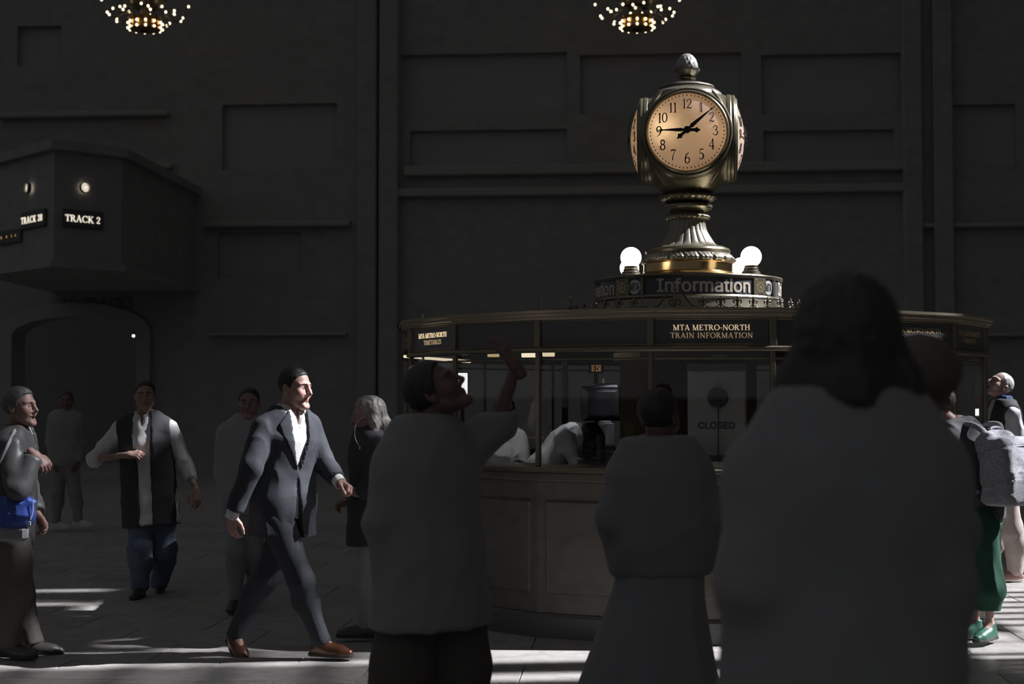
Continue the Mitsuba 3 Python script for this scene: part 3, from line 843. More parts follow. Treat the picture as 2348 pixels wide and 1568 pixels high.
put('disc', moved(lathe([(0.0, 0.014), (0.05, 0.012), (0.064, 0.006), (0.067, 0.0), (0.064, -0.008), (0.0, -0.008)], 40), Q), 'material_black_plastic', s)
put('rod', moved(box(0.007, 0.007, 0.40, (0.045, 0.062, 1.34)), M), 'material_black_plastic', s, False)

# added spots in cans, aimed to brighten the clerks and the monitor
mat('downlight_can', (0.2, 0.2, 0.2), 0.5)
for (tx, ty, d, pw, cut, lab) in ((1166, 1020, 11.1, 1.0, 11, 'left clerk'), (1292, 975, 10.75, 1.2, 12, 'bent clerk'), (1396, 940, 10.2, 0.9, 13, 'monitor')):
    t = at(tx, ty, d)
    o = V(t[0] + 0.22, t[1] - 0.12, 2.10)
    k = thing('fill_spot', f'small added downlight over the {lab} in the booth', 'lamp', 'added spots in the booth')
    put('can', moved(lathe([(0.035, 0.0), (0.04, 0.0), (0.04, 0.12), (0.0, 0.12), (0.0, 0.11), (0.035, 0.11)], 20, closed=True), t=o), 'material_downlight_can', k)
    put('stem', box(0.012, 0.012, 0.12, o + V(0, 0, 0.17)), 'material_downlight_can', k, False)
    scene[k + '__beam'] = {'type': 'spot', 'to_world': T().look_at(origin=(o + V(0, 0, 0.04)).tolist(), target=t.tolist(), up=[0, 1, 0]), 'intensity': rgb((pw, pw * 1.03, pw * 1.08)), 'cutoff_angle': float(cut), 'beam_width': float(cut * 0.6), 'sampling_weight': 0.6}

# ---------------------------------------------------------------- the sign drum on the roof, lettered Information
RS = 0.742
mat('drum_black', (0.085, 0.09, 0.10), 0.22, spec=0.4)
mat('cream_letter', (0.60, 0.52, 0.42), 0.5)
mat('white_disc', (0.68, 0.67, 0.66), 0.5)
mat('ornament_gilt', (0.50, 0.42, 0.27), 0.35, metallic=0.8)
S = thing('information_sign', 'black drum sign lettered Information on the booth roof below the clock', 'sign')
ZT, ZP0, ZP1, ZB = 2.545, 2.515, 2.385, 2.27


def sring(name, prof, m):
    return put(name, moved(lathe(prof, 96, closed=True), t=C), m, S, 25)


sring('drum', [(RS - 0.03, ZP0 + 0.005), (RS - 0.005, ZP0), (RS - 0.005, ZP1), (RS - 0.03, ZP1 - 0.005)], 'material_drum_black')
sring('top_rim', [(RS + 0.010, ZP0 + 0.012), (RS + 0.014, ZP0 + 0.02), (RS + 0.010, ZT), (0.0, ZT + 0.01), (0.0, ZT - 0.02), (RS - 0.01, ZP0), (RS + 0.006, ZP0)], 'material_brass_aged')
sring('lower_band', [(RS + 0.012, ZP1), (RS + 0.02, ZP1 - 0.015), (RS + 0.012, ZP1 - 0.03), (RS + 0.02, ZB + 0.02), (RS + 0.03, ZB), (RS - 0.05, ZB), (RS - 0.05, ZP1)], 'material_brass_aged')


def on_drum(mesh, deg, r, z):
    """Bends flat lettering (x, y, depth z) round the drum, its middle at the angle deg."""
    m = mesh.copy()
    m = m.subdivide_to_size(0.03)
    v = m.vertices
    a = math.radians(deg) + v[:, 0] / r
    rr = r + v[:, 2]
    m.vertices = np.stack([C[0] + rr * np.sin(a), C[1] - rr * np.cos(a), z + v[:, 1]], 1)
    return m


info = meshkit.text_mesh('Information', 0.098, 0.006, bold=True)
info.apply_scale((0.745 / (info.bounds[1][0] - info.bounds[0][0]), 1, 1))
info.apply_translation((-info.bounds.mean(0)[0], -0.044, 0))
mta = meshkit.text_mesh('MTA', 0.046, 0.004, bold=True)
mta.apply_scale((0.62, 1.25, 1))
mta.apply_translation((-mta.bounds.mean(0)[0], -0.028, 0.005))
disc = lathe([(0.0, 0.006), (0.056, 0.006), (0.056, 0.0)], 40)
rosette_shape = unary_union([Point(0, 0).buffer(0.016)] + [Point(0.03 * math.cos(t), 0.03 * math.sin(t)).buffer(0.0105) for t in np.linspace(0, 2 * np.pi, 9)[:-1]] + [Point(0, 0).buffer(0.052).difference(Point(0, 0).buffer(0.045))] + [Point(x, y).buffer(0.012).difference(Point(x, y).buffer(0.005)) for x in (-0.042, 0.042) for y in (-0.048, 0.048)] + [Point(0.038 * math.cos(t), 0.038 * math.sin(t)).buffer(0.006) for t in np.linspace(0.39, 6.67, 9)[:-1]])
rosette = extrude(rosette_shape, 0.012)
zc = (ZP0 + ZP1) / 2
for q in range(4):
    put('lettering', on_drum(info, 10.6 + TURN + 90 * q, RS - 0.006, zc), 'material_cream_letter', S, False)
    l = put('logo_disc', on_drum(disc, 56.8 + TURN + 90 * q, RS - 0.006, zc), 'material_white_disc', S, False)
    put('logo_letters', on_drum(mta, 56.8 + TURN + 90 * q, RS - 0.006, zc), 'material_drum_black', l, False)
    l = put('rosette_plate', on_drum(extrude(sbox(-0.068, -0.066, 0.068, 0.066).difference(sbox(-0.048, -0.056, 0.048, 0.056)), 0.014), 47.6 + TURN + 90 * q, RS - 0.006, zc), 'material_brass_aged', S, False)
    put('rosette', on_drum(rosette, 47.6 + TURN + 90 * q, RS - 0.002, zc), 'material_ornament_gilt', l, False)
    put('upright', on_drum(extrude(sbox(-0.012, -0.066, 0.012, 0.066), 0.02), 62.5 + TURN + 90 * q, RS - 0.006, zc), 'material_brass_aged', S, False)

# ---------------------------------------------------------------- the cresting of fleurs-de-lis on the roof
RC = 0.965
mat('bronze_iron', (0.24, 0.20, 0.16), 0.33, metallic=0.9)
K = thing('cresting', 'bronze cresting of fleurs-de-lis standing round the booth roof', 'railing')
put('rail', moved(lathe([(RC - 0.014, 2.245), (RC + 0.014, 2.245), (RC + 0.014, 2.272), (RC - 0.014, 2.272)], 96, closed=True), t=C), 'material_bronze_iron', K)


def leaf(pts, w):
    return tube(spline(pts), w, 6)


one = join(leaf([(0, 0, 0), (0, 0, 0.025), (0, 0, 0.04)], [0.007] * 17), tube([(0, 0, 0.035), (0, 0, 0.05), (0, 0, 0.068), (0, 0, 0.09)], [0.007, 0.013, 0.010, 0.002], 8),
           *[leaf([(0, 0, 0.035), (x * 0.012, 0, 0.055), (x * 0.028, 0, 0.058), (x * 0.031, 0, 0.042), (x * 0.022, 0, 0.036)], 0.0052) for x in (-1, 1)],
           *[leaf([(0, 0, 0.03), (x * 0.016, 0, 0.018), (x * 0.03, 0, 0.006), (x * 0.055, 0, 0.004)], 0.0045) for x in (-1, 1)], box(0.02, 0.012, 0.01, (0, 0, 0.035), 0.003))
fleur_ply = mikit.ply(one, 'material_bronze_iron', smooth=40)
big = join(tube([(0, 0, 0), (0, 0, 0.05), (0, 0, 0.10), (0, 0, 0.14), (0, 0, 0.17)], [0.012, 0.018, 0.012, 0.016, 0.002], 8), *[leaf([(0, 0, 0.10), (x * 0.03, 0, 0.115), (x * 0.06, 0, 0.10), (x * 0.09, 0, 0.06), (x * 0.125, 0, 0.02), (x * 0.15, 0, 0.012)], 0.007) for x in (-1, 1)],
           *[leaf([(0, 0, 0.05), (x * 0.03, 0, 0.06), (x * 0.04, 0, 0.035), (x * 0.02, 0, 0.02)], 0.006) for x in (-1, 1)])
big_ply = mikit.ply(big, 'material_bronze_iron', smooth=40)
for i in range(46):
    deg = 6.6 + TURN + 7.826 * i
    rel = (deg - TURN + 5.7 + 45) % 90 - 45
    a = math.radians(deg)
    o = V(math.sin(a), -math.cos(a), 0)
    if abs(rel) < 11.5:
        continue
    put('fleur_de_lis', fleur_ply, None, K, to_world=T(basis(V(math.cos(a), math.sin(a), 0), -o, V(0, 0, 1), C + o * RC + V(0, 0, 2.268))))
for q in range(4):
    a = math.radians(-5.7 + TURN + 90 * q)
    o = V(math.sin(a), -math.cos(a), 0)
    put('crest', big_ply, None, K, to_world=T(basis(V(math.cos(a), math.sin(a), 0), -o, V(0, 0, 1), C + o * RC + V(0, 0, 2.268))))

# ---------------------------------------------------------------- four globe lamps round the clock's foot
mat('globe_glass', (0.85, 0.83, 0.78), 0.35)
for deg, lab in ((-45, 'white globe lamp left of the clock base, nearer of the two there'), (45, 'white globe lamp right of the clock base, beside the word Information'), (-135, 'white globe lamp peeping out behind the left globe lamp'), (135, 'white globe lamp hidden behind the clock base on the right')):
    a = math.radians(deg + TURN + 3)
    o = C + V(math.sin(a), -math.cos(a), 0) * 0.655
    k = thing('globe_lamp', lab, 'lamp', 'globe lamps round the clock base')
    put('base', moved(lathe([(0.0, 2.54), (0.088, 2.54), (0.088, 2.553), (0.072, 2.558), (0.07, 2.575), (0.058, 2.58), (0.056, 2.6), (0.05, 2.605), (0.05, 2.62), (0.0, 2.62)], 40), t=V(o[0], o[1], 0)), 'material_brass_aged', k)
    put('globe', moved(trimesh.creation.icosphere(4, 0.082), t=V(o[0], o[1], 2.69)), 'material_globe_glass', k, True, emitter=glow((1.4, 1.28, 1.1), 0.5))

# ---------------------------------------------------------------- the four-faced clock
mat('clock_bronze', (0.22, 0.195, 0.135), 0.3, metallic=0.7, spec=0.6)
mat('clock_bronze_matt', (0.23, 0.21, 0.17), 0.38, metallic=0.55, spec=0.6)
mat('clock_gold', (0.60, 0.42, 0.2), 0.22, metallic=1.0)
mat('acorn_grey', (0.34, 0.325, 0.30), 0.5, metallic=0.15)
mat('hand_black', (0.02, 0.018, 0.016), 0.5)
mat('numeral_black', (0.025, 0.02, 0.018), 0.6)
scene['material_opal'] = {'type': 'twosided', 'bsdf': {'type': 'diffuse', 'reflectance': rgb((0.5, 0.4, 0.36))}}
scene['material_opal'] = {'type': 'principledthin', 'base_color': rgb((0.60, 0.50, 0.43)), 'roughness': 0.5, 'diff_trans': 1.0, 'spec_trans': 0.0, 'eta': 1.3}
K = thing('clock', 'four-faced brass ball clock with lit opal dials standing on the booth', 'clock')
u = 1 / 285.0


def zz(py):
    return 1.6 + (912 - py) * u


def lat(name, prof, m, n=72, mod=None, parent=K, smooth=25):
    return put(name, moved(lathe([(r * u, zz(y)) for r, y in prof], n, mod, closed=True), t=C), m, parent, smooth)


lat('foot', [(0, 632), (104, 632), (106, 628), (102, 625), (102, 607), (106, 604), (104, 601), (0, 601)], 'material_clock_gold')
nleaf = 20
prof = [(0, 604), (104, 603), (106, 599), (104, 594), (100, 590), (97, 586), (94, 583), (0, 583)]
leaves = lathe([(r * u, zz(y)) for r, y in prof[1:-1]], 20 * 24, lambda a, h: 1 + np.where((h > 0) & (h < 5), 0.035 * np.abs(np.cos(10 * a)) ** 0.7 + 0.018 * np.sin(30 * a + h * 0.9) * np.sin(10 * a) + 0.012 * np.cos(60 * a + h), 0), closed=True)
put('leaf_band', moved(leaves, t=C), 'material_clock_bronze_matt', K, 60)
lat('base_moulding', [(0, 586), (90, 586), (96, 582), (98, 577), (95, 572), (88, 569), (84, 567), (0, 567)], 'material_clock_bronze')
fl = [(84, 571), (76, 569), (70, 565), (62, 559), (56, 550), (50, 540), (45, 531), (42, 521), (40, 510), (39, 501)]
yy = np.linspace(0, 1, 28)
fr = np.interp(yy, np.linspace(0, 1, len(fl)), [q[0] for q in fl])
fy = np.interp(yy, np.linspace(0, 1, len(fl)), [q[1] for q in fl])
stem = lathe([(r * u, zz(y)) for r, y in zip(fr, fy)] + [(0.001, zz(501)), (0.001, zz(570))], 22 * 14, lambda a, h: 1 + np.where(h < 28, 0.05 * (np.abs(np.sin(11 * a)) ** 0.6 - 0.6), 0), closed=True)
put('fluted_stem', moved(stem, t=C), 'material_clock_bronze_matt', K, 60)
lat('collar', [(0, 505), (44, 505), (50, 501), (51, 497), (47, 493), (40, 491), (0, 491)], 'material_clock_bronze', 14 * 22, lambda a, h: 1 + np.where((h > 1) & (h < 5), 0.06 * (np.abs(np.sin(11 * a)) - 0.6), 0), smooth=60)
lat('neck', [(0, 494), (36, 493), (38, 488), (46, 483), (54, 480), (57, 476), (57, 471), (53, 469), (44, 467), (38, 463), (0, 463)], 'material_clock_bronze')
lat('gadroon_ring', [(0, 466), (40, 466), (56, 461), (66, 455), (67, 450), (60, 446), (0, 446)], 'material_clock_bronze', 16 * 24, lambda a, h: 1 + np.where((h > 1) & (h < 5), 0.06 * (np.abs(np.sin(12 * a + 0.5 * h)) - 0.6), 0), smooth=60)
CC = V(C[0], C[1], zz(318))
RD, RIM = 0.305, 0.372


def ball(P_):
    q = P_ - np.float32(CC)
    ct, st = math.cos(math.radians(TURN)), math.sin(math.radians(TURN))
    q = np.stack([ct * q[:, 0] + st * q[:, 1], -st * q[:, 0] + ct * q[:, 1], q[:, 2]], 1).astype(np.float32)
    d = np.linalg.norm(q, axis=1) - 0.448
    d = smin(d, chain(q, [(0, 0, -0.36), (0, 0, -0.47)], [0.20, 0.15], 0.03), 0.12)
    d = smin(d, ell(q, (0, 0, 0.36), (0.24, 0.24, 0.075)), 0.06)
    r2 = [(0, 1), (1, 0)]
    for k_, o_ in r2:
        ax = np.abs(q[:, k_])
        rad = np.hypot(q[:, o_], q[:, 2])
        cyl = np.maximum(rad - 0.348, ax - 0.352)
        d = smin(d, cyl, 0.03)
    hole = np.linalg.norm(q, axis=1) - 0.36
    for k_, o_ in r2:
        rad = np.hypot(q[:, o_], q[:, 2])
        hole = np.minimum(hole, np.maximum(rad - 0.312, 0.1 - np.abs(q[:, k_])))
    return np.maximum(d, -hole)


put('case', nets(ball, CC - 0.56, CC + 0.56, 0.0085), 'material_clock_bronze', K, 40)
for i in range(4):
    # a raised rib with a groove on each corner of the case
    a = math.radians(45 + TURN + 90 * i)
    e = V(math.sin(a), -math.cos(a), 0)
    put('rib', tube([CC + 0.446 * (e * math.cos(t) + V(0, 0, 1) * math.sin(t)) for t in np.linspace(-1.05, 1.05, 30)], 0.016, 8), 'material_clock_bronze', K, True)
lat('cap', [(0, 222), (84, 222), (80, 214), (74, 209), (62, 205), (60, 202), (64, 199), (62, 196), (48, 194), (44, 190), (0, 190)], 'material_clock_bronze_matt')
beads = [moved(trimesh.creation.icosphere(1, 0.011), t=C + V(0.206 * math.sin(t), -0.206 * math.cos(t), zz(198))) for t in np.linspace(0, 2 * np.pi, 41)[:-1]]
put('bead_ring', join(*beads), 'material_clock_bronze', K, True, kind='stuff')
lat('finial_stem', [(0, 193), (40, 193), (30, 189), (18, 186), (13, 182), (13, 180), (20, 178), (21, 175), (15, 173), (12, 171), (0, 171)], 'material_clock_bronze')
lat('finial_cup', [(0, 173), (12, 172), (20, 167), (25, 161), (28, 157), (28, 154), (24, 153), (0, 154)], 'material_clock_bronze_matt', 120, lambda a, h: 1 + np.where((h > 1) & (h < 6), 0.07 * np.abs(np.sin(5 * a)), 0), smooth=50)
ac = [(0.1, 156), (23, 156), (25, 149), (24, 141), (20.5, 132), (15, 124), (8, 118.5), (0.1, 116.8)]
t_ = np.linspace(0, 1, 26)
acr, acy = np.interp(t_, np.linspace(0, 1, 8), [q[0] for q in ac]), np.interp(t_, np.linspace(0, 1, 8), [q[1] for q in ac])
lat('acorn', list(zip(acr, acy)), 'material_acorn_grey', 96, lambda a, h: 1 + 0.06 * (np.abs(np.sin(7 * a + 0.32 * h)) * np.abs(np.sin(7 * a - 0.32 * h))), smooth=50)

# dials: a shallow opal dome, numerals, minute track and hands; a ring of mouldings about each
px_ = RD / 88.0
BUL = 0.078


def dome(r):
    rho = (RD ** 2 + BUL ** 2) / (2 * BUL)
    return np.sqrt(np.maximum(rho ** 2 - r ** 2, 0)) - (rho - BUL)


rr = np.linspace(0.0, RD + 0.004, 22)
cap = lathe([(max(r, 1e-4), dome(r)) for r in rr], 72)
if cap.vertex_normals[0][2] < 0:
    cap.invert()


def on_dome(m, lift):
    m = m.subdivide_to_size(0.02)
    v = m.vertices
    m.vertices = np.stack([v[:, 0], v[:, 1], dome(np.hypot(v[:, 0], v[:, 1])) + lift + v[:, 2]], 1)
    return m


nums = {}
for h in range(1, 13):
    w_ = moved(serif(str(h), 23.5 * px_, 0.003, 0.0), t=V(0, -11.7 * px_, 0))
    w_.apply_scale((0.86, 1, 1))
    a = math.radians(30 * h)
    nums[h] = on_dome(moved(w_, t=V(63.5 * px_ * math.sin(a), 61.5 * px_ * math.cos(a), 0)), 0.002)
track = []
for m_ in range(60):
    a = math.radians(6 * m_)
    s_ = 2.1 if m_ % 5 else 2.6
    b_ = box(s_ * px_, 2.9 * px_, 0.003)
    b_.apply_transform(trimesh.transformations.rotation_matrix(-a, (0, 0, 1)))
    track.append(on_dome(moved(b_, t=V(82.5 * px_ * math.sin(a), 82.5 * px_ * math.cos(a), 0)), 0.002))
track = join(*track)


def hand(length, tail, wide):
    """A spade-tipped hand pointing along +y, in dial pixels."""
    s_ = unary_union([Polygon([(-wide * 0.45, 8), (-wide, 14), (-1.1, length - 16), (1.1, length - 16), (wide, 14), (wide * 0.45, 8)]), Polygon([(-1.1, length - 16), (-2.6, length - 12), (-1.2, length - 9), (0, length), (1.2, length - 9), (2.6, length - 12), (1.1, length - 16)]),
                      Point(0, 0).buffer(8), sbox(-3.4, -tail + 10, 3.4, 0), Polygon([(-4.2, -tail + 13), (-6.5, -tail + 9), (-3, -tail + 6), (0, -tail), (3, -tail + 6), (6.5, -tail + 9), (4.2, -tail + 13)])])
    m = extrude(affinity.scale(s_, px_, px_, origin=(0, 0)), 0.006)
    return m


scene['material_dial_glass'] = scene['material_opal']
for q in range(4):
    a = math.radians(90 * q + TURN)
    n_, t_r = V(math.sin(a), -math.cos(a), 0), V(math.cos(a), math.sin(a), 0)
    M = basis(t_r, V(0, 0, 1), n_, CC + n_ * (RIM + 0.006))
    d_ = put('dial', moved(cap, M), 'material_opal', K, True)
    for h in range(1, 13):
        put('numeral', moved(nums[h], M), 'material_numeral_black', d_, False)
    put('minute_track', moved(track, M), 'material_numeral_black', d_, False, kind='stuff')
    for L_, tl, wd, ang_, z_ in ((84, 31, 4.6, math.degrees(math.atan2(63, 55)), 0.018), (69, 31, 4.2, 271.5, 0.010)):
        hm = moved(hand(L_, tl, wd), trimesh.transformations.rotation_matrix(-math.radians(ang_), (0, 0, 1)))
        hm = hm.subdivide_to_size(0.03)
        v = hm.vertices
        hm.vertices = np.stack([v[:, 0], v[:, 1], v[:, 2] + dome(np.hypot(v[:, 0], v[:, 1])) * 0.7 + BUL * 0.3 + z_], 1)
        put('hand', moved(hm, M), 'material_hand_black', d_, False)
    b_ = lathe([(0.303, 0.0), (0.309, 0.012), (0.318, 0.018), (0.326, 0.012), (0.332, 0.0), (0.336, 0.004), (0.345, 0.002), (0.352, -0.012), (0.350, -0.03), (0.356, -0.04), (0.356, -0.062), (0.348, -0.07), (0.303, -0.03)], 96, closed=True)
    put('bezel', moved(b_, M), 'material_clock_bronze', K, 30)
for o, e in ((V(-0.19, -0.285, 0.03), (4.6, 3.5, 2.1)), (V(0.16, -0.285, 0.0), (1.1, 0.8, 0.5)), (V(-0.28, 0.06, 0.0), (0.3, 0.2, 0.11)), (V(0.05, -0.05, 0.05), (0.85, 0.55, 0.30)), (V(-0.05, 0.2, 0.0), (0.5, 0.34, 0.18))):
    put('bulb', moved(trimesh.creation.icosphere(2, 0.028), t=CC + o), 'material_warm_lamp', K, True, emitter=glow(tuple(22 * x for x in e), 2.0))
put('lamp_rod', tube([CC + V(0, 0, -0.4), CC + V(0, 0, 0.35)], 0.01), 'material_clock_bronze_matt', K)
# ---------------------------------------------------------------- people
def frame_of(fwd, up):
    f = nrm(fwd)
    r = nrm(np.cross(f, up))
    return r, f, np.cross(r, f)


def head_field(q, mouth='closed', jaw=1.0):
    """The head in its own frame: x to its right, y forward, z up, metres for a 1.8 m person; the origin lies between the ears."""
    ax = np.abs(q[:, 0])
    s = np.stack([ax, q[:, 1], q[:, 2]], 1)
    d = ell(q, (0, -0.012, 0.036), (0.077, 0.098, 0.084))
    d = smin(d, ell(q, (0, 0.03, -0.035), (0.057 * jaw, 0.062, 0.082)), 0.035)
    d = smin(d, cone(s, (0.052 * jaw, 0.0, -0.06), (0.015, 0.07, -0.106), 0.015, 0.018), 0.03)
    d = smin(d, cone(q, (-0.01, 0.082, -0.104), (0.01, 0.082, -0.104), 0.018, 0.018), 0.025)
    d = smin(d, ell(s, (0.043 * jaw, 0.062, -0.025), (0.026, 0.026, 0.03)), 0.03)
    d = smin(d, cone(s, (0.008, 0.09, 0.027), (0.05, 0.07, 0.026), 0.011, 0.008), 0.018)
    d = smax(d, -(np.linalg.norm(s - np.float32([0.032, 0.105, 0.004]), axis=1) - 0.021), 0.018)
    d = smin(d, np.linalg.norm(s - np.float32([0.032, 0.0722, 0.003]), axis=1) - 0.0143, 0.006)
    d = smax(d, -ell(s, (0.032, 0.088, 0.003), (0.0125, 0.008, 0.0042)), 0.002)
    d = smin(d, cone(q, (0, 0.09, 0.02), (0, 0.117, -0.026), 0.007, 0.0105), 0.014)
    d = smin(d, cone(s, (0.0, 0.108, -0.033), (0.012, 0.096, -0.036), 0.0085, 0.008), 0.01)
    if mouth == 'open':
        d = smin(d, cone(s, (0.0, 0.097, -0.056), (0.024, 0.086, -0.059), 0.007, 0.005), 0.01)
        d = smin(d, cone(s, (0.0, 0.093, -0.086), (0.02, 0.084, -0.078), 0.008, 0.005), 0.01)
        d = smax(d, -ell(q, (0, 0.1, -0.069), (0.019, 0.03, 0.0085)), 0.004)
    else:
        d = smin(d, cone(s, (0.0, 0.0935, -0.060), (0.021, 0.083, -0.0655), 0.0058, 0.004), 0.008)
        d = smin(d, cone(s, (0.0, 0.0915, -0.0735), (0.017, 0.083, -0.07), 0.0068, 0.004), 0.008)
        d = smax(d, -(cone(s, (0.0, 0.106, -0.0668), (0.022, 0.092, -0.0672), 0.0022, 0.0015)), 0.003)
    d = smax(d, -(cone(s, (0, 0.112, -0.0885), (0.012, 0.107, -0.089), 0.012, 0.01)), 0.016)
    e = s - np.float32([0.079, -0.012, -0.008])
    er = np.stack([e[:, 0] - 0.25 * (-e[:, 1]), e[:, 1] + 0.2 * e[:, 2], e[:, 2]], 1)
    ear = smax(ell(er, (0, 0, 0), (0.011, 0.019, 0.032)), -ell(er, (0.01, 0.003, 0.004), (0.009, 0.0095, 0.017)), 0.005)
    d = smin(d, ear, 0.008)
    return d


def hand_mesh(w, d, n, side, curl=0.5, s=1.0, spread=0.12, thumb=0.4, point=False):
    """A hand from the wrist w: d runs to the fingers, n leaves the back of the hand, side is 1 for a right hand. Five separate bent fingers."""
    d = nrm(d)
    n = nrm(np.asarray(n) - np.dot(n, d) * d)
    t = np.cross(n, d) * side
    cones = []
    kn = []
    for i, (o, l) in enumerate(((0.030, 0.086), (0.010, 0.090), (-0.011, 0.086), (-0.030, 0.078))):
        k = w + s * (d * l + t * o - n * 0.004 * abs(i - 1.5))
        kn.append(k)
        cones.append((w + s * t * o * 0.55, k, 0.0185 * s, 0.0115 * s))
    palm = cones
    fingers = []
    for i, L in enumerate((0.072, 0.080, 0.074, 0.058)):
        p, ang = kn[i], 0.25 * curl
        lat = t * math.sin(spread * (1.2 - 0.85 * i))
        pts = [p]
        c = curl if not (point and i == 0) else 0.1
        for j, fr in enumerate((0.46, 0.30, 0.24)):
            ang += c * (0.75, 0.95, 0.6)[j]
            p = p + s * L * fr * nrm(d * math.cos(ang) - n * math.sin(ang) + lat)
            pts.append(p)
        fingers.append((pts, [0.0105 * s, 0.0092 * s, 0.0082 * s, 0.007 * s]))
    b = w + s * (d * 0.022 + t * 0.024 - n * 0.008)
    dirs = [nrm(d * 0.7 + t * 0.75 - n * 0.35), nrm(d * 0.9 + t * (0.45 - 0.5 * thumb) - n * (0.2 + 0.5 * thumb)), nrm(d * 0.95 + t * (0.2 - 0.7 * thumb) - n * (0.2 + 0.6 * thumb))]
    p, tp = b, [b]
    for q, l in zip(dirs, (0.042, 0.034, 0.028)):
        p = p + s * l * q
        tp.append(p)
    fingers.append((tp, [0.0165 * s, 0.0125 * s, 0.0105 * s, 0.0085 * s]))

    def f(P):
        out = cone(P, w - d * 0.035 * s, w + d * 0.01 * s, 0.027 * s, 0.026 * s)
        for a, b2, ra, rb in palm:
            out = smin(out, cone(P, a, b2, ra, rb), 0.016 * s)
        for pts, rs in fingers:
            out = smin(out, chain(P, pts, rs, 0.003), 0.006 * s)
        return out
    allp = np.vstack([w - d * 0.03] + [np.array(p) for p, _ in fingers] + kn)
    return nets(f, allp.min(0) - 0.04, allp.max(0) + 0.04, 0.0036 * s)


def rest_hand(w, el, fwd, side, inward):
    return dict(d=nrm(w - el) * 0.9 + fwd * 0.15, n=-inward, side=side, curl=0.55)


